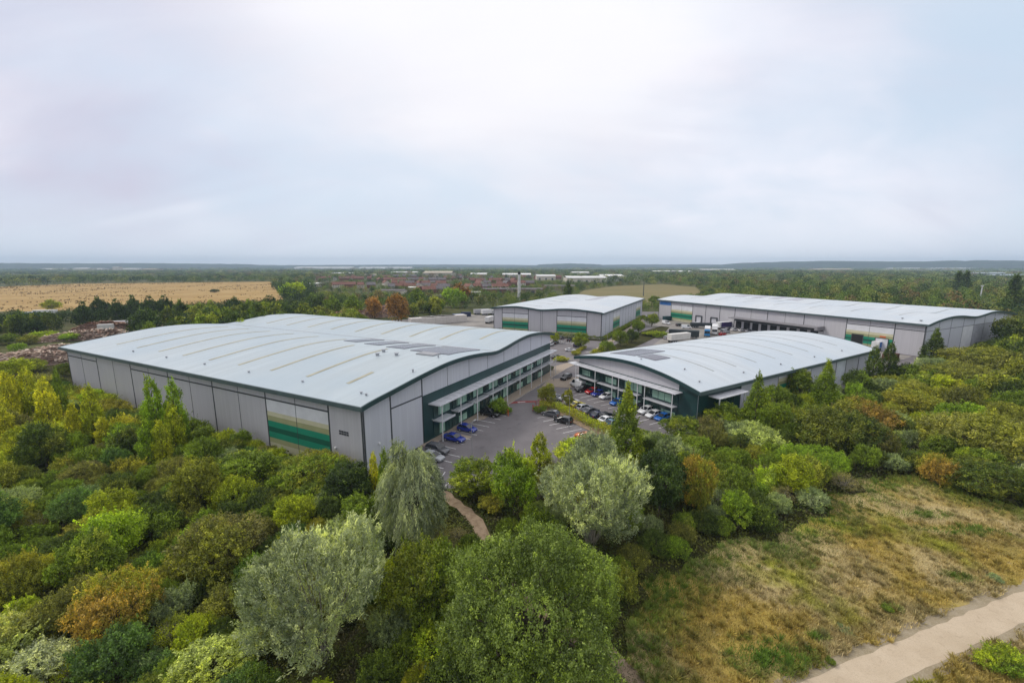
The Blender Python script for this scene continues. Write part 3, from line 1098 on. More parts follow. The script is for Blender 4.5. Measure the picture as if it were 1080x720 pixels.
def build_B():
    r = thing('warehouse', 'low arched warehouse right of the car park with dark green glazed two storey front', 'warehouse',
              (O_B[0], O_B[1], 0), RZ_B, 'warehouses of the estate')
    f = spline([(-1, 7.75), (0, 8.0), (4.2, 9.0), (10, 9.95), (17.6, 10.5), (26, 10.1), (32, 9.3), (37, 8.3), (38, 8.05)])
    s = Shed(r, f, 'y', 37, 83, M_ROOFY)
    s.walls((M_WALL_SKYLIT, M_WALL, M_WALL, M_WALL))
    s.build_roof()
    # front at q0: dark green to 6.9 m, grey arched strip above
    m = MB()
    s.slab(m, 'q0', 0.02, 36.98, 0.0, 6.95, 0.005, 0.10)
    m.build('green_cladding', M_GREEN, r)
    m = MB()
    for a, b in zip(s.samples(0.02, 4.6, 6)[:-1], s.samples(0.02, 4.6, 6)[1:]):
        s.slab(m, 'q0', a, b, 6.952, 0, 0.006, 0.09, 0, (s.f(a) - 0.42, s.f(b) - 0.42))
    s.slab(m, 'p0', 0.10, 14.8, 0.0, 7.55, 0.005, 0.08)
    m.build('green_cladding', M_GREEN, r)
    m = MB()
    s.slab(m, 'q0', 3.6, 38.6, 6.62, 6.80, 0.12, 2.7)
    m.build('canopy', M_ALU, r)
    m = MB()
    for k in range(17):
        s.slab(m, 'q0', 4.2 + 2 * k, 4.32 + 2 * k, 6.805, 6.87, 0.4, 2.5)
    m.build('canopy_rib', M_ALU, r)
    posts = [4.4, 11.8, 13.9, 19.8, 21.9, 28.0, 35.6]
    for u in posts:
        m = MB()
        s.slab(m, 'q0', u - 0.065, u + 0.065, 0.0, 6.61, 2.28, 2.42)
        m.build('canopy_post', M_WHITE, r)
    for a, b in ((4.7, 12.8), (14.6, 20.6), (21.2, 28.0), (29, 36.8)):
        m = MB()
        s.slab(m, 'q0', a, b, 3.25, 3.42, 0.12, 1.7)
        m.build('floor_shelf', M_ALU, r)
    for a, b, pale in ((4.5, 11.6, (0.22, 0.99, 0.02, 0.66)), (12.0, 13.8, None), (14.2, 20.0, (0.05, 0.99, 0.02, 0.80)), (20.4, 22.0, None), (22.3, 27.6, (0.06, 0.8, 0.02, 0.55)), (28.6, 31.0, None), (31.2, 36.6, (0.2, 0.8, 0.02, 0.55))):
        s.glazing('q0', a, b, 3.6, 6.45, 0.11, pale)
        s.glazing('q0', a, b, 0.25, 3.1, 0.11, None if pale is None else (0.08, 0.62, 0.02, 0.55))
    for u in (13.0, 30.1):
        m = MB()
        s.slab(m, 'q0', u - 0.9, u + 0.9, 0.12, 2.4, 0.22, 0.27)
        m.build('door', M_GLASS, r)
    # side wall: bays, striped panel, entrance canopy
    us = [15.0, 22.5, 30.5, 38.5, 46.5, 54.5, 60.5, 66.5, 74.5, 82.8]
    s.seams('p0', us, thin=(30.5, 46.5, 54.5))
    s.striped('p0', 30.5, 46.5, (7.45, 6.2, 5.4, 4.7, 3.7, 2.8, 1.8, 1.0, 0.05))
    m = MB()
    s.slab(m, 'p0', 60.6, 66.3, 0, 7.55, 0.003, 0.016)
    m.build('pale_panel', plain('pale_cladding', (0.60, 0.63, 0.68), 0.5), r)
    m = MB()
    s.slab(m, 'p0', 3.2, 13.6, 6.3, 6.48, 0.12, 2.7)
    m.build('canopy', M_ALU, r)
    for u in (3.8, 12.6):
        m = MB()
        s.slab(m, 'p0', u - 0.09, u + 0.09, 0, 6.29, 2.2, 2.38)
        m.build('canopy_post', M_WHITE, r)
    s.glazing('p0', 5.5, 12.5, 0.3, 5.6, 0.09, (0.3, 0.7, 0.02, 0.4))
    for k in range(8):
        q = 12.0 + 8.6 * k
        s.patch('rooflight', M_GREYLT, 5.0, 31.5, q, q + 0.5, 0.05)
    s.patch('solar_panel', M_SOLAR, 22.0, 30.5, 5.0, 16.5, 0.12)
    s.patch('solar_panel', M_SOLAR, 15.5, 21.0, 5.0, 10.5, 0.12)
    for p, q in ((2.2, 3.2), (2.0, 19), (2.0, 35), (2.0, 52), (2.0, 68), (8, 6), (18, 3)):
        s.vent(p, q, 0.22, 0.2)


def build_C():
    r = thing('warehouse', 'rear grey warehouse with white wave roof and green striped panels beside the tall chimney', 'warehouse',
              (O_C[0], O_C[1], 0), RZ_A, 'warehouses of the estate')
    f = spline([(-1, 11.7), (0, 11.9), (7, 12.6), (14, 13.0), (20, 12.8), (26, 12.2), (30, 12.0), (35, 12.5), (42, 13.0), (49, 12.7), (56, 11.9), (57, 11.7)])
    s = Shed(r, f, 'y', 56, 97, roof_mat('roof_sheet_c', (0.56, 0.59, 0.61), 'y'))
    s.walls((M_WALL_SKYLIT, M_WALL, M_WALL, M_WALL))
    s.build_roof()
    us = [0.2, 7.0, 14.3, 21.6, 29, 36.5, 44, 51, 55.8]
    s.seams('q0', us, [(7.0, 21.6, 9.6), (36.5, 51, 9.6)], thin=(14.3, 29, 44))
    for a, b in ((7.0, 21.6), (36.5, 51)):
        s.striped('q0', a, b, (9.5, 7.4, 6.4, 5.5, 4.4, 3.4, 2.3, 1.4, 0.05))
    us = [0.2, 7, 14, 21, 28, 35, 42, 49, 56, 63, 70, 77, 84, 91, 96.8]
    s.seams('p0', us, w=0.2)
    for a, b in ((21, 35), (77, 91)):
        s.striped('p0', a, b, (9.5, 7.4, 6.4, 5.5, 4.4, 3.4, 2.3, 1.4, 0.05))
    for k in range(6):
        s.patch('rooflight', M_GREYLT, 33.5, 51, 9 + 15 * k, 9.7 + 15 * k, 0.05)
    s.patch('solar_panel', plain('grey_solar', (0.33, 0.32, 0.35), 0.3), 20, 27.5, 62, 92, 0.1)
    m = MB()
    s.slab(m, 'q0', 29.95, 30.05, 0, 11.5, 0.03, 0.06)
    m.build('downpipe', M_SEAM, r)


def build_D():
    r = thing('warehouse', 'long grey warehouse at the right with dock canopy, lorry yard and wave roof', 'warehouse',
              (O_D[0], O_D[1], 0), RZ_D, 'warehouses of the estate')
    f = spline([(-1, 11.7), (0, 11.9), (8, 13.1), (18, 13.8), (27, 13.6), (34, 13.0), (40, 12.7), (46, 13.1), (56, 13.9), (66, 13.6), (74, 12.8), (81, 11.8), (82, 11.6)])
    s = Shed(r, f, 'x', 81, 130, roof_mat('roof_sheet_d', (0.56, 0.59, 0.61), 'x'))
    s.walls((M_WALL, M_WALL, M_WALL_SKYLIT, M_WALL))
    s.build_roof()
    us = [0.2, 9.2, 17.3, 25.5, 34, 42.5, 51, 59.5, 68, 77, 86, 95, 104, 112, 120, 129.8]
    s.seams('p0', us, [(0.2, 9.2, 9.3), (9.2, 17.3, 9.3), (17.3, 25.5, 9.3)], thin=(17.3, 34, 51, 68, 112))
    s.striped('p0', 9.2, 25.5, (9.2, 6.9, 5.9, 4.9, 3.9, 3.0, 2.0, 1.2, 0.05))
    s.striped('p0', 104, 120, (9.2, 6.9, 5.9, 4.9, 3.9, 3.0, 2.0, 1.2, 0.05))
    gus = [0.2, 10, 20, 31, 41, 51, 61, 71, 80.8]
    s.seams('q0', gus, [(a, b, 9.3) for a, b in zip(gus[:-1], gus[1:])], w=0.2)
    m = MB()
    s.slab(m, 'q0', 31.1, 40.9, 0, 9.2, 0.003, 0.02)
    m.build('pale_panel', STRIPES[0], r)
    m = MB()
    s.slab(m, 'q0', 41.1, 60.9, 0, 9.2, 0.003, 0.02)
    m.build('grey_panel', plain('mid_grey_cladding', (0.36, 0.36, 0.40), 0.5), r)
    # loading dock: recessed dark doors under a canopy
    m = MB()
    s.slab(m, 'p0', 34.0, 77.0, 6.3, 6.75, 0.03, 5.0)
    s.slab(m, 'p0', 33.6, 34.9, 5.5, 7.0, 0.04, 5.4)
    m.build('dock_canopy', plain('grey_canopy', (0.22, 0.21, 0.22), 0.6), r)
    for k in range(9):
        m = MB()
        s.slab(m, 'p0', 36 + 4.6 * k, 39.2 + 4.6 * k, 0.9, 4.6, 0.03, 0.09)
        m.build('dock_door', M_DARK, r)
    m = MB()
    s.slab(m, 'p0', 34.2, 77.0, 4.7, 6.25, 0.03, 0.07)
    m.build('dock_header', M_SEAM, r)
    for u0, u1, z, mt in ((19.2, 23.0, 5.2, M_DARK), (10.8, 14.8, 4.8, M_ALU)):
        m = MB()
        s.slab(m, 'p0', u0, u1, 0.1, z, 0.022, 0.06)
        d = m.build('loading_door', mt, r)
        m = MB()
        for a, b, c, e in ((u0 - 0.25, u0, 0, z + 0.25), (u1, u1 + 0.25, 0, z + 0.25), (u0, u1, z, z + 0.25)):
            s.slab(m, 'p0', a, b, c, e, 0.022, 0.10)
        m.build('door_frame', M_SEAM, d)
    m = MB()
    s.slab(m, 'p0', 11.6, 13.6, 5.25, 5.9, 0.022, 0.12)
    m.build('door_number_board', M_ORANGE, r)
    m = MB()
    s.slab(m, 'p0', 120.4, 129.2, 9.0, 11.1, 0.03, 0.10)
    m.build('sign_board', plain('blue_board', (0.03, 0.15, 0.42), 0.5), r)
    for u0 in (87.5, 97.5):
        m = MB()
        s.slab(m, 'p0', u0, u0 + 3.5, 0.1, 4.6, 0.022, 0.07)
        d = m.build('loading_door', M_ALU, r)
        m = MB()
        for a, b, c, e in ((u0 - 0.4, u0, 0, 5.1), (u0 + 3.5, u0 + 3.9, 0, 5.1), (u0, u0 + 3.5, 4.6, 5.1)):
            s.slab(m, 'p0', a, b, c, e, 0.022, 0.5)
        m.build('door_frame', M_SEAM, d)
    for k in range(7):
        s.patch('rooflight', M_GREYLT, 10, 70, 12 + 17 * k, 12.7 + 17 * k, 0.05)
    for k in range(4):
        s.patch('solar_panel', plain('grey_solar', (0.33, 0.32, 0.35), 0.3), 48, 70, 74 + 11 * k, 80 + 11 * k, 0.1)
    s.vent(3, 3, 0.5, 0.3)
    s.vent(4, 9, 0.4, 0.3)


build_A()
build_B()
build_C()
build_D()
#@@OBJECTS
# ------------------------------------------------------------------ vehicles
def car_shape(kind):
    """(length, width, height, lower body stations (x, z bottom, z top, half width), glasshouse (rear base, rear top, front top, front base))"""
    if kind == 'hatch':
        L, W, H = 4.15, 1.76, 1.48
        st = [(-2.07, .42, .80, .70), (-2.0, .26, .98, .80), (-1.5, .22, 1.0, .87), (0.2, .22, .97, .88), (1.0, .22, .93, .87), (1.6, .24, .84, .83), (1.98, .28, .70, .74), (2.08, .40, .60, .62)]
        gh = (-1.95, -1.45, 0.05, 1.05, 0.96)
    elif kind == 'saloon':
        L, W, H = 4.65, 1.82, 1.43
        st = [(-2.32, .42, .82, .70), (-2.25, .28, .96, .80), (-1.6, .22, .98, .89), (0.2, .22, .95, .90), (1.1, .22, .91, .89), (1.85, .24, .82, .84), (2.22, .28, .68, .74), (2.33, .40, .58, .62)]
        gh = (-1.75, -0.95, 0.15, 1.1, 0.95)
    elif kind == 'suv':
        L, W, H = 4.55, 1.88, 1.68
        st = [(-2.27, .48, .95, .76), (-2.2, .34, 1.10, .86), (-1.6, .28, 1.12, .93), (0.3, .28, 1.10, .94), (1.2, .28, 1.04, .93), (1.85, .30, .96, .88), (2.18, .36, .80, .80), (2.28, .48, .68, .68)]
        gh = (-2.18, -1.8, 0.15, 1.1, 1.08)
    elif kind == 'sports':
        L, W, H = 4.45, 1.86, 1.28
        st = [(-2.22, .40, .80, .72), (-2.12, .24, .92, .84), (-1.5, .18, .92, .92), (0.2, .18, .84, .91), (1.1, .18, .82, .91), (1.75, .20, .72, .86), (2.12, .24, .58, .76), (2.23, .34, .48, .64)]
        gh = (-1.75, -0.75, 0.0, 0.95, 0.84)
    else:                                                         # van
        L, W, H = 5.3, 2.0, 2.15
        st = [(-2.65, .45, 1.15, .90), (-2.6, .30, 1.25, .97), (-1.0, .26, 1.26, 1.0), (1.1, .26, 1.22, 1.0), (1.7, .28, 1.10, .96), (2.35, .32, .92, .88), (2.6, .42, .78, .78)]
        gh = (-2.62, -2.55, 0.95, 1.75, 1.2)
    return L, W, H, st, gh


CAR_MESH = {}


def car_meshes(kind):
    if kind in CAR_MESH:
        return CAR_MESH[kind]
    L, W, H, st, (rb, rt, ft, fb, belt) = car_shape(kind)
    out = []
    m = MB()
    rings = []
    for x, zb, zt, hw in st:
        rings.append([(x, -hw * .86, zb), (x, hw * .86, zb), (x, hw, zb + .16), (x, hw, zb + (zt - zb) * .62), (x, hw * .93, zt - .05), (x, hw * .80, zt),
                      (x, -hw * .80, zt), (x, -hw * .93, zt - .05), (x, -hw, zb + (zt - zb) * .62), (x, -hw, zb + .16)])
    m.loft(rings)
    hb, ht = W * .445, W * .36
    zr = H - .05
    # roof skin and pillars in body colour
    rr = []
    for x, dz, k in ((rt - .05, -.02, .93), (rt + .12, .02, 1.0), ((rt + ft) / 2, .05, 1.02), (ft - .12, .02, 1.0), (ft + .05, -.02, .93)):
        y = ht * k
        rr.append([(x, -y, zr - .05 + dz), (x, y, zr - .05 + dz), (x, y * .93, zr + dz), (x, -y * .93, zr + dz)])
    m.loft(rr)
    for sy in (-1, 1):
        m.tube([(fb, sy * hb, belt - .02), (ft, sy * ht, zr - .02)], .045, 5)
        m.tube([(rb, sy * hb, belt - .02), (rt, sy * ht, zr - .02)], .075, 5)
        xm = (rb + fb) / 2 - .1
        m.tube([(xm, sy * hb, belt - .02), (xm * .9 + (rt + ft) * .05, sy * ht, zr - .02)], .045, 5)
        m.box(fb - .42, fb - .22, sy * (W / 2 - .02) - .09, sy * (W / 2 - .02) + .09, belt - .02, belt + .13)   # mirror housing
    if kind == 'van':                                             # panelled load box
        m.loft([[(x, -hb, belt - .05), (x, hb, belt - .05), (x, ht * 1.08, zr), (x, -ht * 1.08, zr)] for x in (rb + .02, 0.15)])
    out.append(('body', m.mesh('car_body', [M_PAINT], True)))

    def glass(name, pts):
        c = Vector((0, 0, 0))
        for p in pts:
            c += Vector(p)
        c /= 4
        n = (Vector(pts[1]) - Vector(pts[0])).cross(Vector(pts[3]) - Vector(pts[0])).normalized()
        if n.dot(c - Vector((0, 0, belt * .7))) < 0:
            n = -n
        q = MB()
        fr = [tuple(c + (Vector(p) - c) * .94 + n * .012) for p in pts]
        bk = [tuple(Vector(p) - n * .02) for p in fr]
        q.loft([bk, fr])
        out.append((name, q.mesh('car_' + name, [M_CARGL])))
    glass('windscreen', [(fb, -hb, belt), (fb, hb, belt), (ft, ht, zr - .04), (ft, -ht, zr - .04)])
    glass('rear_window', [(rb, hb, belt), (rb, -hb, belt), (rt, -ht, zr - .04), (rt, ht, zr - .04)])
    lo, hi = (0.2, 0.2) if kind == 'van' else (rb, rt)
    for sy in (-1, 1):
        glass('side_window', [(lo, sy * hb, belt), (fb, sy * hb, belt), (ft, sy * ht, zr - .04), (hi, sy * ht, zr - .04)])
    r = .35 if kind in ('suv', 'van') else .31
    wb = L * .30
    for sx in (-1, 1):
        for sy in (-1, 1):
            q = MB()
            q.cyl((0, 0, 0), (0, 1, 0), r, .21, 16, 0)
            q.cyl((0, sy * .10, 0), (0, 1, 0), r * .66, .03, 12, 1)
            out.append(('wheel', q.mesh('car_wheel', [M_RUBBER, M_RIM], True), (sx * wb, sy * (W / 2 - .10), r)))
    x1, x0 = st[-2][0] - .01, st[0][0] + .02
    for sy in (-1, 1):
        q = MB()
        q.cbox(x1 - .10, x1 + .03, sy * W * .33 - .17, sy * W * .33 + .17, st[-2][2] - .20, st[-2][2] - .05, .02)
        out.append(('headlight', q.mesh('car_headlight', [M_LAMPW])))
        q = MB()
        q.cbox(x0 - .05, x0 + .08, sy * W * .36 - .13, sy * W * .36 + .13, st[0][2] - .18, st[0][2] + .02, .02)
        out.append(('tail_light', q.mesh('car_tail_light', [M_LAMPR])))
    CAR_MESH[kind] = out
    return out


CAR_COLS = {'black': (0.012, 0.012, 0.014), 'grey': (0.10, 0.10, 0.11), 'silver': (0.36, 0.37, 0.39), 'white': (0.72, 0.72, 0.73), 'blue': (0.015, 0.035, 0.28), 'bright': (0.01, 0.11, 0.40),
            'red': (0.45, 0.02, 0.02), 'yellow': (0.60, 0.50, 0.04), 'orange': (0.60, 0.14, 0.03), 'teal': (0.05, 0.13, 0.19), 'navy': (0.02, 0.025, 0.06)}


def car(kind, col, u, v, heading, label, z=0.012, group='cars parked on the estate'):
    x, y = G(u, v)
    t = thing('parked_' + ('van' if kind == 'van' else 'car'), label, 'van' if kind == 'van' else 'car', (x, y, z), math.radians(90 - heading), group)
    for it in car_meshes(kind):
        o = link(bpy.data.objects.new(it[0], it[1]), t)
        if len(it) > 2:
            o.location = it[2]
        if it[0] == 'body':
            o.color = CAR_COLS[col] + (1,)
    return t


# heading in degrees clockwise from straight ahead; bays by the big warehouse face it (297) or back away (117)
for a in (
    ('hatch', 'silver', 457, 484.5, 117, 'pale silver hatchback nearest the hedge in the left parking row'),
    ('suv', 'grey', 461.5, 477, 117, 'grey estate car between the silver hatchback and the dark blue saloon'),
    ('saloon', 'blue', 479, 464.5, 117, 'dark blue saloon in the left row beside the grey estate car'),
    ('hatch', 'blue', 492.8, 454.5, 117, 'dark blue hatchback nosing out beside the brown paved bay'),
    ('suv', 'black', 517, 438.5, 117, 'black car in the left row next to the planted island'),
    ('hatch', 'grey', 580.5, 438.5, 302, 'dark grey hatchback in the right row closest to the red gate'),
    ('hatch', 'black', 594, 445.5, 302, 'black hatchback in the right row under the hedge'),
    ('hatch', 'orange', 616.5, 463, 302, 'orange hatchback half hidden behind the willow at the hedge end'),
    ('hatch', 'silver', 586, 421.5, 122, 'silver car behind the young tree at the hedge corner'),
    ('van', 'white', 609, 408, 330, 'white panel van by the near corner of the glazed building'),
    ('suv', 'black', 615, 412.5, 250, 'black car parked between the white van and the red car'),
    ('hatch', 'red', 624.5, 414.5, 238, 'red car parked in front of the glazed building'),
    ('hatch', 'blue', 631, 417, 238, 'blue car parked right beside the red car'),
    ('hatch', 'white', 639.5, 420, 238, 'white hatchback beside the blue car under the glazed front'),
    ('hatch', 'bright', 651, 426.5, 238, 'bright blue car just left of the tall cone shaped tree'),
    ('suv', 'black', 675, 432.5, 238, 'black car mostly hidden behind the white off roader'),
    ('suv', 'white', 681.5, 435.5, 238, 'white off roader just right of the tall cone shaped tree'),
    ('hatch', 'white', 689, 439.5, 238, 'white hatchback between the off roader and the last blue car'),
    ('hatch', 'bright', 698.5, 442.5, 238, 'bright blue car at the near end of the glazed front row'),
    ('hatch', 'white', 602.5, 425.5, 58, 'white car at the far end of the row along the hedge'),
    ('sports', 'yellow', 608.5, 428.5, 58, 'yellow sports car backed against the hedge'),
    ('hatch', 'silver', 616.5, 432, 58, 'silver car in the hedge row beside the yellow car'),
    ('saloon', 'grey', 623, 435.8, 58, 'dark grey saloon in the middle of the hedge row'),
    ('saloon', 'navy', 631.5, 439.8, 58, 'navy saloon in the hedge row next to the grey saloon'),
    ('hatch', 'black', 640, 441, 58, 'black hatchback in the hedge row behind the white coupe'),
    ('saloon', 'white', 640.5, 445, 58, 'white coupe in the hedge row left of the cone shaped tree'),
    ('hatch', 'teal', 648.5, 448.3, 58, 'teal car at the near end of the hedge row'),
    ('sports', 'white', 601.5, 370.3, 92, 'white sports car in front of the rear warehouse'),
    ('suv', 'navy', 609, 365.5, 40, 'navy car parked by the tree in front of the rear warehouse'),
    ('saloon', 'black', 587, 377.8, 60, 'black saloon beside the clipped shrub bed near the big warehouse end'),
    ('suv', 'white', 580.5, 364.5, 28, 'white car just past the far end of the big warehouse'),
    ('saloon', 'black', 586, 362.5, 28, 'black saloon just past the far end of the big warehouse'),
    ('hatch', 'grey', 592, 357.5, 28, 'grey car in the far bays under the rear hedge'),
    ('hatch', 'black', 601, 359.8, 28, 'black car by the bicycle rails under the rear hedge'),
    ('van', 'white', 702.5, 341.8, 158, 'white van on the yard corner near the blue board'),
    ('hatch', 'white', 774.5, 348.8, 70, 'white car parked under the dock wall of the long warehouse'),
    ('hatch', 'white', 782.5, 349.3, 70, 'second white car parked under the dock wall, nearer the dock canopy'),
    ('van', 'white', 724, 346.5, 100, 'white van in the yard left of the flat dark trailer'),
    ('van', 'white', 736, 343.5, 64, 'white van under the wall behind the blue cab lorry'),
    ('suv', 'black', 717, 344, 80, 'black car in the yard near the striped panel of the long warehouse'),
    ('hatch', 'silver', 790, 350, 70, 'silver car by the dock canopy, right of the white cars'),
    ('van', 'silver', 765, 351, 64, 'silver van left of the white cars under the dock wall'),
    ('hatch', 'red', 762, 353.5, 64, 'red car in the yard below the purple curtained trailer'),
    ('hatch', 'silver', 703, 357.5, 40, 'silver car beside the hedge at the yard entrance'),
):
    car(*a)
car('suv', 'black', 597, 400, 218, 'black car with pale roof driving on the estate road', group='cars driving')


# ------------------------------------------------------------------ lorries and trailers
def trailer_parts(t, L, H, col, curtain=None):
    m = MB()
    m.cbox(0, L, -1.25, 1.25, 1.15, 1.15 + H, .05)
    b = m.build('box_body', M_LOAD, t)
    b.color = col + (1,)
    m = MB()
    m.box(0.1, L - .1, -1.1, 1.1, .95, 1.148)
    m.build('chassis', M_SEAM, t)
    if curtain:
        m = MB()
        m.box(L * .1, L * .9, -1.262, -1.252, 1.3, 1.0 + H)
        m.box(L * .1, L * .9, 1.252, 1.262, 1.3, 1.0 + H)
        c = m.build('side_curtain', M_LOAD, t)
        c.color = curtain + (1,)
    for x in (1.2, 2.45, 3.7):
        for sy in (-1, 1):
            m = MB()
            m.cyl((x, sy * 1.08, .5), (0, 1, 0), .5, .32, 14, 0)
            m.cyl((x, sy * 1.23, .5), (0, 1, 0), .3, .04, 10, 1)
            m.build('wheel', [M_RUBBER, M_RIM], t, True)


def lorry(u, v, heading, label, L=12.5, H=2.75, col=(.7, .7, .7), cab=None, curtain=None, group='lorries and trailers in the yard'):
    x, y = G(u, v)
    t = thing('articulated_lorry' if cab else 'semi_trailer', label, 'lorry' if cab else 'trailer', (x, y, .018), math.radians(90 - heading), group)
    trailer_parts(t, L, H, col, curtain)
    if cab:
        m = MB()
        x0 = L + .4
        m.loft([[(x0, -1.22, .75), (x0, 1.22, .75), (x0, 1.22, 3.3), (x0, -1.22, 3.3)], [(x0 + 1.5, -1.22, .75), (x0 + 1.5, 1.22, .75), (x0 + 1.5, 1.2, 3.45), (x0 + 1.5, -1.2, 3.45)],
                [(x0 + 2.1, -1.2, .6), (x0 + 2.1, 1.2, .6), (x0 + 1.95, 1.12, 3.2), (x0 + 1.95, -1.12, 3.2)]])
        c = m.build('cab', M_LOAD, t)
        c.color = cab + (1,)
        m = MB()
        m.loft([[(x0 + 2.09, -1.08, 1.75), (x0 + 2.09, 1.08, 1.75), (x0 + 2.03, 1.05, 2.75), (x0 + 2.03, -1.05, 2.75)], [(x0 + 2.11, -1.08, 1.75), (x0 + 2.11, 1.08, 1.75), (x0 + 2.05, 1.05, 2.75), (x0 + 2.05, -1.05, 2.75)]])
        m.build('windscreen', M_CARGL, c)
        for sy in (-1, 1):
            m = MB()
            m.box(x0 + .9, x0 + 1.7, sy * 1.235 - .01, sy * 1.235 + .01, 1.8, 2.7)
            m.build('side_window', M_CARGL, c)
            for xx in (x0 + .5, x0 + 1.5) if sy else ():
                m = MB()
                m.cyl((xx - .9 if xx < x0 + 1 else xx, sy * 1.08, .5), (0, 1, 0), .5, .32, 14, 0)
                m.cyl((xx - .9 if xx < x0 + 1 else xx, sy * 1.23, .5), (0, 1, 0), .3, .04, 10, 1)
                m.build('wheel', [M_RUBBER, M_RIM], t, True)
    return t


W_, GR_, DK_ = (.68, .68, .68), (.30, .30, .31), (.035, .045, .05)
lorry(705.5, 361.5, 64, 'white box trailer parked just behind the low arched warehouse', 11.5, 2.7, (.66, .64, .60))
lorry(737, 357.5, 293, 'dark grey box trailer parked behind the white box trailer', 13, 2.7, DK_)
lorry(746, 351.5, 205, 'lorry with a blue cab facing out of the yard', 10, 2.7, W_, (.03, .20, .45))
lorry(753.5, 349.5, 205, 'lorry with a white cab beside the blue cab lorry', 11, 2.8, W_, (.68, .68, .68))
lorry(728, 345.5, 100, 'flat dark trailer loaded with black goods in the yard', 11, 1.6, DK_)
lorry(756.5, 347.5, 70, 'trailer with purple side curtains near the dock', 12, 2.8, W_, None, (.05, .03, .12))
lorry(768, 346, 64, 'white trailer parked parallel to the dock wall', 12, 2.8, (.6, .6, .6))
lorry(785, 345.5, 64, 'pale trailer backed up under the dock canopy', 12, 2.7, (.5, .5, .52))
lorry(922, 370, 60, 'blue and white trailer near the open loading door', 6, 2.5, W_, None, (.06, .17, .45))
lorry(508, 332.5, 60, 'white box lorry near the corner of the rear warehouse', 7.5, 2.6, W_, (.68, .68, .68))
lorry(513.5, 341.5, 20, 'white lorry facing the camera at the rear warehouse corner', 8, 2.7, W_, (.72, .72, .72))
lorry(500, 332, 62, 'grey box trailer in the container yard', 11, 2.5, (.4, .4, .42))
lorry(22, 336.5, 62, 'long white trailer with a green rear half below the straw field', 13, 3.0, (.62, .62, .62), None, (.02, .16, .13), 'trailers by the straw field')
lorry(36, 333, 70, 'white trailer behind the green and white one below the straw field', 12, 2.6, (.66, .66, .64), None, None, 'trailers by the straw field')
lorry(119, 345, 66, 'low white trailer beside the small stone house', 12, 2.2, (.62, .60, .62), None, None, 'trailers by the straw field')
lorry(104, 349.5, 64, 'short pale box trailer behind the far left roof corner', 6, 2.4, (.6, .58, .56), None, None, 'trailers by the straw field')
lorry(141, 343.5, 80, 'small grey lorry next to the small stone house', 7, 2.2, (.5, .5, .52), (.6, .6, .62), None, 'trailers by the straw field')


def container(u, v, heading, label, col, L=6.06, H=2.6, z=.018, W=2.44):
    x, y = G(u, v)
    t = thing('shipping_container', label, 'container', (x, y, z), math.radians(90 - heading), 'containers and stacks in the yards')
    m = MB()
    m.box(0, L, -W / 2 + .04, W / 2 - .04, .12, H - .02)
    n = int(L / .28)
    for k in range(n):
        for sy in (-1, 1):
            a = .12 + k * .28
            m.box(a, a + .13, sy * (W / 2 - .02) - .02, sy * (W / 2 - .02) + .02, .14, H - .12)
    b = m.build('body', M_LOAD, t)
    b.color = col + (1,)
    for x in (0, L - .12):
        for y in (-W / 2, W / 2 - .12):
            m = MB()
            m.box(x - .01, x + .13, y - .01, y + .13, 0, H + .01)
            f = m.build('corner_post', M_LOAD, t)
            f.color = tuple(c * .8 for c in col) + (1,)
    m = MB()
    for k in range(4):
        m.cyl((L + .04, -.75 + .5 * k, H / 2), (0, 0, 1), .03, H - .3, 6)
    m.build('door_bar', M_STEEL, t)
    return t


container(478, 337, 62, 'blue shipping container left of the rear warehouse', (.03, .09, .28), 6, 3.4)
container(487, 334, 62, 'dark navy container behind the blue one left of the rear warehouse', (.03, .04, .09), 6, 3.0)
container(916, 378, 60, 'small blue container behind the row of dark poplars', (.05, .14, .38), 5, 2.6)
container(934, 380, 65, 'rusty brown skip like container at the right yard end', (.12, .05, .035), 6, 2.2)
container(700, 338, 70, 'dark teal container under the blue board', (.02, .06, .07), 6, 2.6)
container(715, 335.5, 60, 'brown container by the loading door of the long warehouse', (.16, .09, .05), 5, 2.4)
container(697, 332, 60, 'pale grey cabin beyond the spine road trees', (.5, .5, .52), 7, 2.8)
for k, (u, v) in enumerate(((432, 343.5), (444, 342.3), (456, 341.2), (467, 340.3))):
    nm = ('leftmost', 'second', 'third', 'rightmost')[k]
    container(u, v, 62, 'white sheeted stack left of the blue container, %s of the four' % nm, (.62, .58, .54), 14, 4.2, .018, 6)

# ------------------------------------------------------------------ estate furniture
def post_lamp(u, v, h, heading, label):
    x, y = G(u, v)
    t = thing('street_lamp', label, 'street lamp', (x, y, 0.012), math.radians(90 - heading), 'lamp posts on the estate')
    m = MB()
    m.tube([(0, 0, 0), (0, 0, 1.0), (0, 0, 1.05), (0, 0, h)], [.09, .09, .06, .045], 8)
    m.build('pole', M_STEEL, t)
    m = MB()
    m.tube([(0, 0, h), (.45, 0, h + .12), (.8, 0, h + .14)], [.04, .035, .03], 6)
    m.build('arm', M_STEEL, t)
    m = MB()
    m.cbox(.7, 1.35, -.14, .14, h + .08, h + .22, .03)
    m.build('lantern', M_STEEL, t)


post_lamp(498, 487, 7, 30, 'slim grey lamp post standing in the near bays by the blue cars')
post_lamp(600, 452, 7, 240, 'slim grey lamp post at the hedge between the two car parks')
post_lamp(640, 372, 8, 300, 'lamp post among the trees of the spine road')
post_lamp(665, 352, 8, 300, 'lamp post farther up the spine road')
post_lamp(584, 402, 7, 300, 'lamp post on the bend of the estate road')
post_lamp(571, 372, 7, 120, 'lamp post at the far end of the big warehouse')


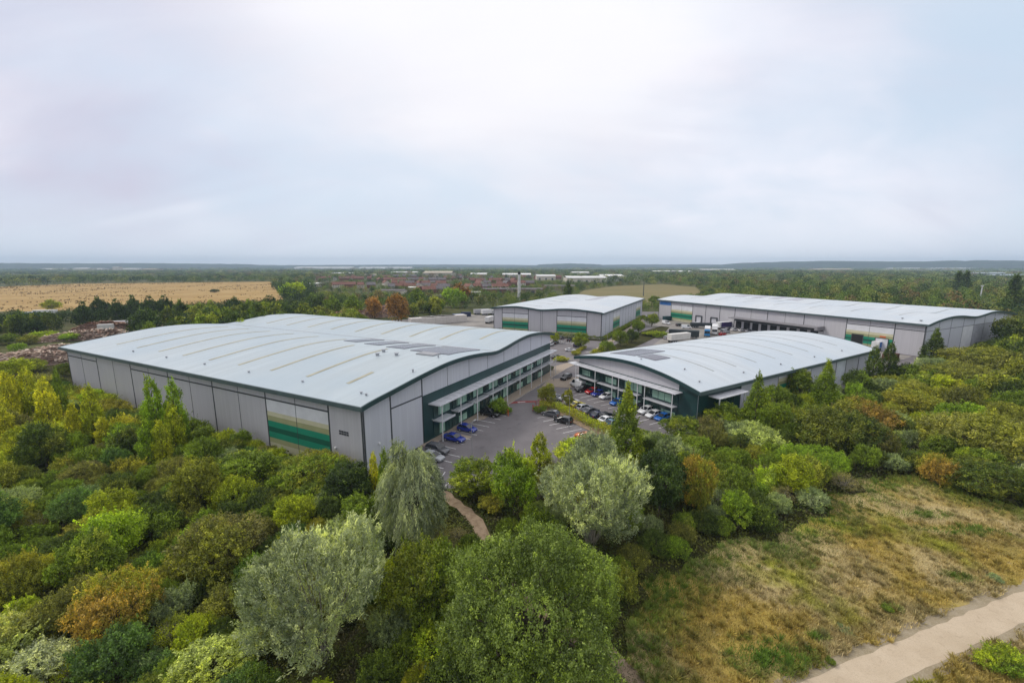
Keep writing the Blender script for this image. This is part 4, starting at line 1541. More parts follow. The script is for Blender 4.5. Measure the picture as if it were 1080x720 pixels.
def gate(u, v, heading, L, label, mat):
    x, y = G(u, v)
    t = thing('swing_gate', label, 'gate', (x, y, .0), math.radians(90 - heading), 'red swing gates across the estate road')
    m = MB()
    m.tube([(0, 0, 0), (0, 0, 1.5)], .09, 8)
    m.build('gate_post', mat, t)
    m = MB()
    for z in (.45, .8, 1.15):
        m.tube([(0.1, 0, z), (L, 0, z)], .045, 6)
    for x in (L, L * .5):
        m.tube([(x, 0, .42), (x, 0, 1.18)], .045, 6)
    m.tube([(.1, 0, .45), (L, 0, 1.15)], .04, 6)
    m.build('gate_leaf', mat, t)


gate(536, 438.5, 350, 3.4, 'orange red swing gate open beside the planted island', M_ORANGE)
gate(562, 433, 75, 1.9, 'red swing gate folded back at the hedge corner', M_RED)
gate(571.5, 424.5, 215, 3.0, 'red gate leaf standing open along the hedge end', M_RED)


def cycle_rails(u, v, heading, label):
    x, y = G(u, v)
    t = thing('cycle_rack', label, 'cycle rack', (x, y, .012), math.radians(90 - heading))
    for k in range(7):
        m = MB()
        m.tube([(k * 1.0, -.4, 0), (k * 1.0, -.4, .8), (k * 1.0, -.2, .95), (k * 1.0, .2, .95), (k * 1.0, .4, .8), (k * 1.0, .4, 0)], .045, 6)
        m.build('rail', M_WHITE, t)


cycle_rails(588, 361, 118, 'row of pale hooped cycle rails in front of the rear hedge')


def trellis(u, v, heading, label):
    x, y = G(u, v)
    t = thing('steel_ladder_frame', label, 'frame', (x, y, .0), math.radians(90 - heading))
    m = MB()
    for a in (0, .9):
        m.tube([(a, 0, 0), (a, 0, 2.6)], .06, 6)
    for z in (1.2, 1.9, 2.58):
        m.tube([(0, 0, z), (.9, 0, z)], .05, 6)
    m.build('rails', M_WHITE, t)


trellis(725.5, 447, 60, 'white tubular frame by the green end wall of the glazed building')


def palisade(line, h, label):
    t = thing('palisade_fence', label, 'fence', (line[0][0], line[0][1], 0))
    ox, oy = line[0]
    m = MB()
    rl = MB()
    for a, b in zip(line[:-1], line[1:]):
        d = Vector((b[0] - a[0], b[1] - a[1]))
        n = int(d.length / .45)
        for k in range(n):
            p = (a[0] - ox + d.x * k / n, a[1] - oy + d.y * k / n)
            m.box(p[0] - .04, p[0] + .04, p[1] - .04, p[1] + .04, 0.02, h)
        for z in (.4, h - .4):
            rl.tube([(a[0] - ox, a[1] - oy, z), (b[0] - ox, b[1] - oy, z)], .04, 4)
    m.build('pales', M_STEEL, t)
    rl.build('rail', M_STEEL, t)


palisade([G(452, 500), G(466, 517.5), G(482, 515)], 1.6, 'low steel fence at the bottom edge of the car park beside the dirt trail')


# tall boiler chimney, mast, pylon lamp
def chimney():
    x, y = G(547.5, 316)
    t = thing('chimney', 'tall slim pale chimney with a black top rising behind the rear warehouse', 'chimney', (x, y, 0))
    m = MB()
    m.tube([(0, 0, 0), (0, 0, 24.5)], [1.55, 1.25], 20)
    m.build('shaft', plain('chimney_concrete', (0.55, 0.54, 0.53), 0.8), t, True)
    m = MB()
    m.tube([(0, 0, 24.5), (0, 0, 27)], [1.35, 1.35], 20)
    m.build('cap', M_DARK, t, True)


chimney()


def mast(u, v, h, label, mat, head=True, r=.14):
    x, y = G(u, v)
    t = thing('lighting_mast', label, 'mast', (x, y, 0))
    m = MB()
    m.tube([(0, 0, 0), (0, 0, h)], [r * 1.5, r], 8)
    m.build('pole', mat, t)
    if head:
        m = MB()
        for k in (-1, 0, 1):
            m.cbox(k * .9 - .35, k * .9 + .35, -.3, .3, h - .2, h + .5, .05)
        m.box(-1.3, 1.3, -.06, .06, h - .3, h - .18)
        m.build('floodlights', mat, t)


mast(678.5, 312, 15, 'thin dark mast behind the rear warehouse at the olive field', M_SEAM, False, .35)
mast(1033, 319, 15, 'pale floodlight mast among trees right of the dark poplars', M_ALU, True, .35)


# ------------------------------------------------------------------ timber heaps
def heap(u, v, rx, ry, h, rz, label, seed, col):
    r = np.random.default_rng(seed)
    x, y = G(u, v)
    t = thing('timber_heap', label, 'timber heap', (x, y, 0), rz, 'timber heaps beyond the warehouse')
    m = MB()
    n = 22
    vs, fs = [], []
    for i in range(n + 1):
        for j in range(n + 1):
            a, b = i / n * 2 - 1, j / n * 2 - 1
            d = max(0, 1 - (a * a + b * b))
            z = h * (d ** .6) * (0.75 + .5 * float(vnoise(np.array([i * .5 + seed]), np.array([j * .5]), 3)[0])) - .1
            vs.append((a * rx, b * ry, z))
    for i in range(n):
        for j in range(n):
            q = i * (n + 1) + j
            fs.append((q, q + n + 1, q + n + 2, q + 1))
    m.add(vs, fs)
    b = m.build('heap_core', plain('wood_chip', (0.27, 0.195, 0.155), 0.95, 0, .1, .3, 1.5), t)
    m = MB()
    for k in range(1500):
        a, bb = r.uniform(-.95, .95, 2)
        if a * a + bb * bb > .92:
            continue
        i, j = (a + 1) / 2 * n, (bb + 1) / 2 * n
        z = vs[int(i) * (n + 1) + int(j)][2] + r.uniform(0, .25)
        L, w = r.uniform(.6, 2.1), r.uniform(.14, .36)
        th = r.uniform(0, 2 * math.pi)
        sl = r.uniform(-.35, .35)
        dx, dy, dz = math.cos(th) * L, math.sin(th) * L, sl * L
        px, py = -math.sin(th) * w, math.cos(th) * w
        c = (a * rx, bb * ry, z)
        m.add([(c[0] - dx - px, c[1] - dy - py, c[2] - dz), (c[0] + dx - px, c[1] + dy - py, c[2] + dz), (c[0] + dx + px, c[1] + dy + py, c[2] + dz), (c[0] - dx + px, c[1] - dy + py, c[2] - dz),
               (c[0], c[1], c[2] - .15)], [(0, 1, 2, 3), (0, 4, 1), (1, 4, 2), (2, 4, 3), (3, 4, 0)], int(r.integers(0, 3)))
    cs = [plain('timber_%s_%d' % (col, i), c, .9, 0, .1, .25, 1.0) for i, c in enumerate(
        {'pale': ((.50, .38, .29), (.29, .19, .145), (.62, .52, .43)), 'red': ((.33, .18, .11), (.42, .28, .19), (.22, .12, .09))}[col])]
    b = m.build('loose_timber', cs, t)
    b['kind'] = 'stuff'


for k, a in enumerate((
    (22, 384, 22, 8, 3.8, .5, 'long dark timber heap at the left edge beyond the yellow poplars', 'pale'),
    (60, 378, 15, 8, 4.2, .5, 'timber heap tucked against the left end of the big warehouse', 'pale'),
    (92, 357, 18, 6, 3.4, .5, 'timber heap sloping up behind the far left roof corner', 'pale'),
    (108, 347.5, 12, 7, 3.6, .5, 'small orange brown timber heap by the low white trailer', 'red'),
    (234, 341.5, 7, 6, 4.5, .4, 'small red brown heap peeking over the roof valley', 'red'),
    (352, 336, 30, 8, 4, .35, 'long red brown timber heap behind the warehouse ridge', 'red'),
    (388, 334, 26, 9, 4.5, .35, 'red brown timber heap right of the long one behind the ridge', 'red'),
    (410, 331, 16, 9, 6, .35, 'tall reddish heap below the rust coloured trees', 'red'))):
    heap(a[0], a[1], a[2], a[3], a[4], a[5], a[6], k, a[7])
#@@PLANTS
# ------------------------------------------------------------------ plants: leaf by leaf crowns
def unit(a):
    return a / np.maximum(np.linalg.norm(a, axis=1, keepdims=True), 1e-9)


def leaf_mesh(name, C, A, Nn, ln, wd, tone, patch, mat=None, extra=None):
    """one rhombus per leaf; C centres, A axes, Nn rough normals"""
    A = unit(A)
    S = unit(np.cross(Nn, A))
    h = (A * (ln / 2)[:, None])
    s = (S * (wd / 2)[:, None])
    n = len(C)
    V = np.empty((n, 4, 3), np.float32)
    V[:, 0], V[:, 1], V[:, 2], V[:, 3] = C - h, C + s - h * 0.1, C + h, C - s - h * 0.1
    me = bpy.data.meshes.new(name)
    me.vertices.add(n * 4)
    me.vertices.foreach_set('co', V.ravel())
    me.loops.add(n * 4)
    me.loops.foreach_set('vertex_index', np.arange(n * 4, dtype=np.int32))
    me.polygons.add(n)
    me.polygons.foreach_set('loop_start', np.arange(0, n * 4, 4, dtype=np.int32))
    me.polygons.foreach_set('loop_total', np.full(n, 4, np.int32))
    me.update(calc_edges=True)
    for k, v in (('tone', tone), ('patch', patch)) + tuple((extra or {}).items()):
        at = me.attributes.new(k, 'FLOAT', 'FACE')
        at.data.foreach_set('value', np.ascontiguousarray(v, np.float32))
    me.materials.append(mat or M_FOL)
    return me


def crown(name, kind, R, H, n, leaf, seed, z0=0.15):
    """lobes -> tufts on the lobes -> leaves in the tufts, so that gaps and shade stay between tufts"""
    r = np.random.default_rng(seed)
    lobes = []
    col = kind in ('poplar', 'cone')
    if col:
        k = 15
        for i in range(k):
            t = i / (k - 1)
            env = (math.sin(math.pi * (0.12 + 0.88 * (1 - t)) ** 0.75 * 0.62) if kind == 'poplar' else (1 - t) ** 0.8 * 0.92 + 0.07) * r.uniform(.85, 1.12)
            rr = R * env
            a = r.uniform(0, 6.28)
            o = rr * 0.20
            z = H * (z0 + (0.95 - z0) * t)
            lobes.append((o * math.cos(a), o * math.sin(a), z, rr * 0.84, rr * 0.84, max(H * 0.09, rr * 0.75)))
    else:
        zc, hh = H * (z0 + 1) / 2, H * (1 - z0) / 2
        lobes.append((0, 0, zc, R * .60, R * .60, hh * .70))
        k = {'round': 12, 'bush': 10, 'willow': 16, 'weep': 13, 'twig': 8, 'dome': 24}[kind]
        for i in range(k):
            a = 2.39996 * i + r.uniform(-.5, .5)
            ph = math.asin(min(1, max(-0.55, -0.40 + 1.40 * (i + .5) / k + r.uniform(-.15, .15))))
            d = r.uniform(.42, .80) if kind != 'dome' else r.uniform(.56, .74)
            x, y, z = R * d * math.cos(a) * math.cos(ph), R * d * math.sin(a) * math.cos(ph), zc + hh * (d * r.uniform(.85, 1.15)) * math.sin(ph)
            q = r.uniform(.24, .44) if kind != 'dome' else r.uniform(.22, .33)
            lobes.append((x, y, z, R * q, R * q, hh * q * r.uniform(.85, 1.25)))
    lob = np.array(lobes)
    size = max(R, H * .35)
    tl = {'willow': .60, 'weep': 1.15, 'poplar': .55, 'cone': .60, 'twig': .55, 'dome': .42, 'bush': .55, 'round': .55}[kind]     # tuft length, m
    tr = {'willow': .17, 'weep': .15, 'poplar': .15, 'cone': .20, 'twig': .18, 'dome': .15, 'bush': .17, 'round': .20}[kind]     # tuft radius, m
    per = {'willow': 34, 'weep': 40, 'poplar': 18, 'cone': 24, 'twig': 14, 'dome': 22, 'bush': 22, 'round': 24}[kind]
    if leaf[0] > .5:                                            # coarse crowns for the middle distance
        tl, tr, per = tl * 2.0, tr * 2.4, 9
    ns = n // per
    w = lob[:, 3] * lob[:, 5]
    li = r.choice(len(lob), ns * 5, p=w / w.sum())
    D = unit(r.normal(size=(ns * 5, 3)) + np.array([0, 0, 0.35]))
    bump = 1 + .10 * np.sin(D[:, 0] * 7 + li) + .10 * np.cos(D[:, 1] * 8 + li * 2)
    O = lob[li, :3] + D * lob[li, 3:6] * (bump * np.where(r.random(len(li)) < .86, r.uniform(.88, 1.04, len(li)), r.uniform(.45, .88, len(li))))[:, None]
    keep = O[:, 2] > 0.02 * H
    for j in range(len(lob)):
        q = np.linalg.norm((O - lob[j, :3]) / lob[j, 3:6], axis=1)
        keep &= (q > 0.80) | (r.random(len(O)) < 0.06) | (li == j)
    O, D, li = O[keep][:ns], D[keep][:ns], li[keep][:ns]
    ns = len(O)
    out = unit((O - np.array([0, 0, H * .42])) / np.array([1, 1, max(.6, H / R * .5)]))
    up = np.array([0, 0, 1.0])
    rnd = r.normal(size=(ns, 3))
    sd = {'weep': out * .45 + rnd * .16 - up * 1.0, 'willow': out * .8 + rnd * .30 + up * .85, 'poplar': out * .40 + rnd * .22 + up * 1.2, 'cone': out * .55 + rnd * .25 + up * 1.1,
          'twig': out * .8 + rnd * .7 + up * .4, 'bush': out * .7 + rnd * .35 + up * .75, 'dome': out * .75 + rnd * .5 + up * .45, 'round': out * .7 + rnd * .4 + up * .5}[kind]
    sd = unit(sd)
    tlen = tl * r.uniform(.5, 1.45, ns) * (1.0 if size > 2 else .8)
    shoot = r.random(ns) < {'bush': .12, 'twig': .25, 'willow': .10, 'poplar': .10}.get(kind, .05)     # a few long shoots break the outline
    tlen = np.where(shoot, tlen * 1.9, tlen)
    trad = tr * r.uniform(.65, 1.4, ns) * np.where(shoot, .6, 1)
    m = ns * per
    t = r.random(m) ** .8
    ix = np.repeat(np.arange(ns), per)
    off = r.normal(size=(m, 3))
    off /= np.maximum(1, np.linalg.norm(off, axis=1, keepdims=True) / 1.7)
    Cc = O[ix] + sd[ix] * (t * tlen[ix])[:, None] + off * (trad[ix] * (1.15 - .6 * t))[:, None]
    if kind == 'weep':
        Cc += out[ix] * (np.sin(t * 1.6) * 0.22 * tlen[ix])[:, None]
    al = {'weep': 1.8, 'willow': 1.2, 'poplar': .7, 'cone': .7}.get(kind, .5)
    A = sd[ix] * al + r.normal(size=(m, 3)) * .6
    Nn = r.normal(size=(m, 3)) * .65 + out[ix] * .55 + off * .5 + up * .65
    k = r.uniform(.6, 1.3, m)
    lt = r.uniform(0, 1, len(lob))
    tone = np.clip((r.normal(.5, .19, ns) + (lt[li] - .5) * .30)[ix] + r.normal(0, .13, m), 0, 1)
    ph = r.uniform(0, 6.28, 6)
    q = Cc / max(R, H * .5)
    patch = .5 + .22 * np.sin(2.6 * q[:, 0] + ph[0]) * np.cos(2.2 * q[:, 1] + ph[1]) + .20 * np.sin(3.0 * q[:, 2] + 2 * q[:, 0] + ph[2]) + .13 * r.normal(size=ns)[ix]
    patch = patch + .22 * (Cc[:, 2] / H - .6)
    ok = Cc[:, 2] > 0.03
    me = leaf_mesh(name, Cc[ok], A[ok], Nn[ok], leaf[0] * k[ok], leaf[1] * k[ok], tone[ok], np.clip(patch[ok], 0, 1))
    return me, lob


def stems(name, lob, R, H, kind, seed, mat, many=False):
    r = random.Random(seed)
    m = MB()
    if kind in ('poplar', 'cone'):
        m.tube([(0, 0, -.2), (.05, 0, H * .3), (0, .04, H * .88)], [H * .022, H * .016, H * .004], 7)
        for l in lob[:-3:2]:
            m.tube([(0, 0, max(.3, l[2] - H * .12)), (l[0] * 1.2, l[1] * 1.2, l[2])], [H * .008, H * .003], 5)
    else:
        base = max(.05, H * (.012 if many else .02))
        if not many:
            m.tube([(0, 0, -.2), (r.uniform(-.1, .1), r.uniform(-.1, .1), H * .22), (0, 0, H * .52)], [base * 1.35, base, base * .6], 8)
        if kind == 'twig':
            for _ in range(46):
                a = r.uniform(0, 6.28)
                q = r.uniform(.3, 1.0) * R
                z = H * r.uniform(.55, 1.0) * (1 - .45 * (q / R) ** 2)
                p0 = (q * .35 * math.cos(a), q * .35 * math.sin(a), z * .35)
                a += r.uniform(-.5, .5)
                m.tube([p0, (q * .8 * math.cos(a), q * .8 * math.sin(a), z * .85), (q * 1.1 * math.cos(a), q * 1.1 * math.sin(a), z * r.uniform(.9, 1.12))], [.035, .025, .010], 4)
        for l in lob[1:]:
            l = [float(c) for c in l]
            s = (r.uniform(-.3, .3), r.uniform(-.3, .3), -.1) if many else (0, 0, H * r.uniform(.18, .42))
            mid = tuple(a * .55 + b * .45 + c for a, b, c in zip(s, l[:3], (0, 0, H * .06)))
            m.tube([s, mid, tuple(l[:3]), (l[0] * 1.05, l[1] * 1.05, l[2] + l[5] * .5)], [base * .8, base * .55, base * .3, base * .08], 5)
    return m.mesh(name, mat)


PROTO = {}


def proto(key, kind, R, H, n, leaf, seeds, mat=None, many=False, z0=0.15):
    lst = []
    for s in seeds:
        c, lob = crown(key + '_crown', kind, R, H, n, leaf, s, z0)
        st = stems(key + '_stem', lob, R, H, kind, s, mat or M_BARK, many)
        co = np.empty(len(c.vertices) * 3, np.float32)
        c.vertices.foreach_get('co', co)
        co = co.reshape(-1, 3)
        lst.append((c, st, float(np.percentile(np.hypot(co[:, 0], co[:, 1]), 96)), float(np.percentile(co[:, 2], 99.3))))
    PROTO[key] = lst


proto('big', 'dome', 6.6, 8.5, 120000, (.15, .078), (1,), z0=-.05)
proto('willow', 'willow', 4.6, 9.0, 70000, (.21, .062), (2, 3), M_PALEBARK, True, .10)
proto('weep', 'weep', 3.4, 12.0, 60000, (.25, .058), (4,), z0=.04)
proto('tree', 'round', 3.4, 6.5, 19000, (.20, .125), (5, 6, 7), z0=.10)
proto('bush', 'bush', 2.6, 3.6, 13000, (.17, .10), (8, 9, 10, 11, 30), many=True, z0=-.05)
proto('dome', 'dome', 3.6, 4.2, 24000, (.155, .085), (12, 13, 14), many=True, z0=-.05)
proto('twig', 'twig', 2.6, 3.0, 5200, (.17, .055), (15, 16, 33), M_PALEBARK, True, -.05)
proto('poplar', 'poplar', 1.5, 9.0, 13000, (.20, .13), (17, 18, 19), z0=.04)
proto('cone', 'cone', 2.4, 9.5, 20000, (.20, .12), (20, 21), z0=.03)
proto('mid', 'round', 4.0, 8.5, 4200, (.52, .40), (22, 23, 24, 25), z0=.02)
proto('midpop', 'poplar', 2.2, 16.0, 4200, (.6, .42), (26,), z0=.03)
proto('middark', 'dome', 4.5, 8.5, 4800, (.52, .38), (27, 28), z0=-.05)

PAL = {
    'willow': (.215, .285, .060), 'grey': (.270, .315, .185),
    'dark': (0.081, 0.121, 0.019), 'deep': (0.053, 0.089, 0.019), 'green': (0.174, 0.245, 0.021), 'fresh': (0.244, 0.365, 0.026), 'olive': (0.262, 0.278, 0.033), 'dull': (0.207, 0.213, 0.043),
    'lime': (0.372, 0.486, 0.025), 'yellow': (.54, .53, .030), 'gold': (.385, .345, .040), 'silver': (0.499, 0.546, 0.318), 'pale': (0.464, 0.533, 0.144), 'orange': (0.535, 0.325, 0.072),
    'rust': (0.326, 0.180, 0.050), 'brown': (0.232, 0.207, 0.092), 'sage': (0.273, 0.336, 0.153), 'ygreen': (0.360, 0.411, 0.021), 'sand': (0.430, 0.417, 0.108), 'bluegreen': (0.123, 0.215, 0.047)}
TONE_WORD = {'willow': 'willow green', 'grey': 'grey green', 'dark': 'dark green', 'deep': 'deep green', 'green': 'mid green', 'fresh': 'fresh green', 'olive': 'olive', 'dull': 'dull olive', 'lime': 'lime green', 'yellow': 'yellow', 'gold': 'golden',
             'silver': 'silvery', 'pale': 'pale green', 'orange': 'orange', 'rust': 'rust coloured', 'brown': 'brownish', 'sage': 'sage green', 'ygreen': 'yellow green', 'sand': 'sandy', 'bluegreen': 'blue green'}
KINDNAME = {'big': ('willow_tree', 'tree', 'tree'), 'willow': ('willow_tree', 'tree', 'willow'), 'weep': ('willow_tree', 'tree', 'willow'), 'tree': ('broadleaf_tree', 'tree', 'tree'), 'bush': ('bush', 'bush', 'bush'),
            'dome': ('hawthorn_bush', 'bush', 'rounded bush'), 'twig': ('bramble_bush', 'bush', 'twiggy bush'), 'poplar': ('poplar_tree', 'tree', 'slim poplar'), 'cone': ('poplar_tree', 'tree', 'cone shaped tree'),
            'mid': ('hedgerow_tree', 'tree', 'tree'), 'midpop': ('poplar_tree', 'tree', 'tall poplar'), 'middark': ('hedgerow_tree', 'tree', 'spreading tree')}
PLANTS = []                     # (x, y, radius) of everything planted so far
LAND = []                       # landmarks: (phrase, u, v)
USED = {}
SHOW = [(468, 521, 60), (474, 527, 58), (481, 532, 56), (488, 537, 54.5), (495, 542, 53), (501, 548, 51.5), (506, 555, 50), (511, 563, 48.5), (514, 571, 47),
        (12, 376, 150), (40, 374, 152), (64, 374, 155), (92, 354, 185)]      # what stays in view: photo pixel and distance


def plant(kind, x, y, rad, h, col, label, group, acc=None, amt=0.0, rnd=random):
    lst = PROTO[kind]
    c, st, R, H = lst[rnd.randrange(len(lst))]
    nm, cat, _ = KINDNAME[kind]
    t = thing(nm, label, cat, (x, y, 0.0), rnd.uniform(0, 6.28), group)
    t.scale = (rad / R, rad / R * rnd.uniform(.94, 1.06), h / H)
    k = rnd.uniform(.88, 1.12)
    o = link(bpy.data.objects.new('crown', c), t)
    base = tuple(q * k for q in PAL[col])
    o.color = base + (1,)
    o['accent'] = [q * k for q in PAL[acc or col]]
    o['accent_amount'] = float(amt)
    s = link(bpy.data.objects.new('stems' if kind in ('bush', 'dome', 'twig') else 'trunk', st), t)
    PLANTS.append((x, y, rad))
    return t


def named(kind, u, vtop, hw, h, col, label, phrase=None, acc=None, amt=0.0, group='trees and bushes around the estate'):
    """crown top seen at photo pixel (u, vtop), half width hw px, height h m -> stands where that top is"""
    x, y = G(u, vtop, h)
    slant = math.sqrt(x * x + y * y + (CAMH - h * .6) ** 2)
    rad = hw * slant / math.hypot(FPX, math.hypot(u - 540, vtop - 360)) * math.hypot(1, (vtop - 280) / FPX * .3)
    rad *= math.cos(math.atan(math.hypot(u - 540, vtop - 360) / FPX)) ** .7
    plant(kind, x, y, rad, h, col, label, group, acc, amt)
    SHOW.append((u, vtop + hw * .55, math.hypot(x, y)))
    if kind in ('poplar', 'cone'):
        SHOW.append((u, vtop + hw * 2.1, math.hypot(x, y)))
    if phrase:
        LAND.append((phrase, u, vtop + hw * .8))


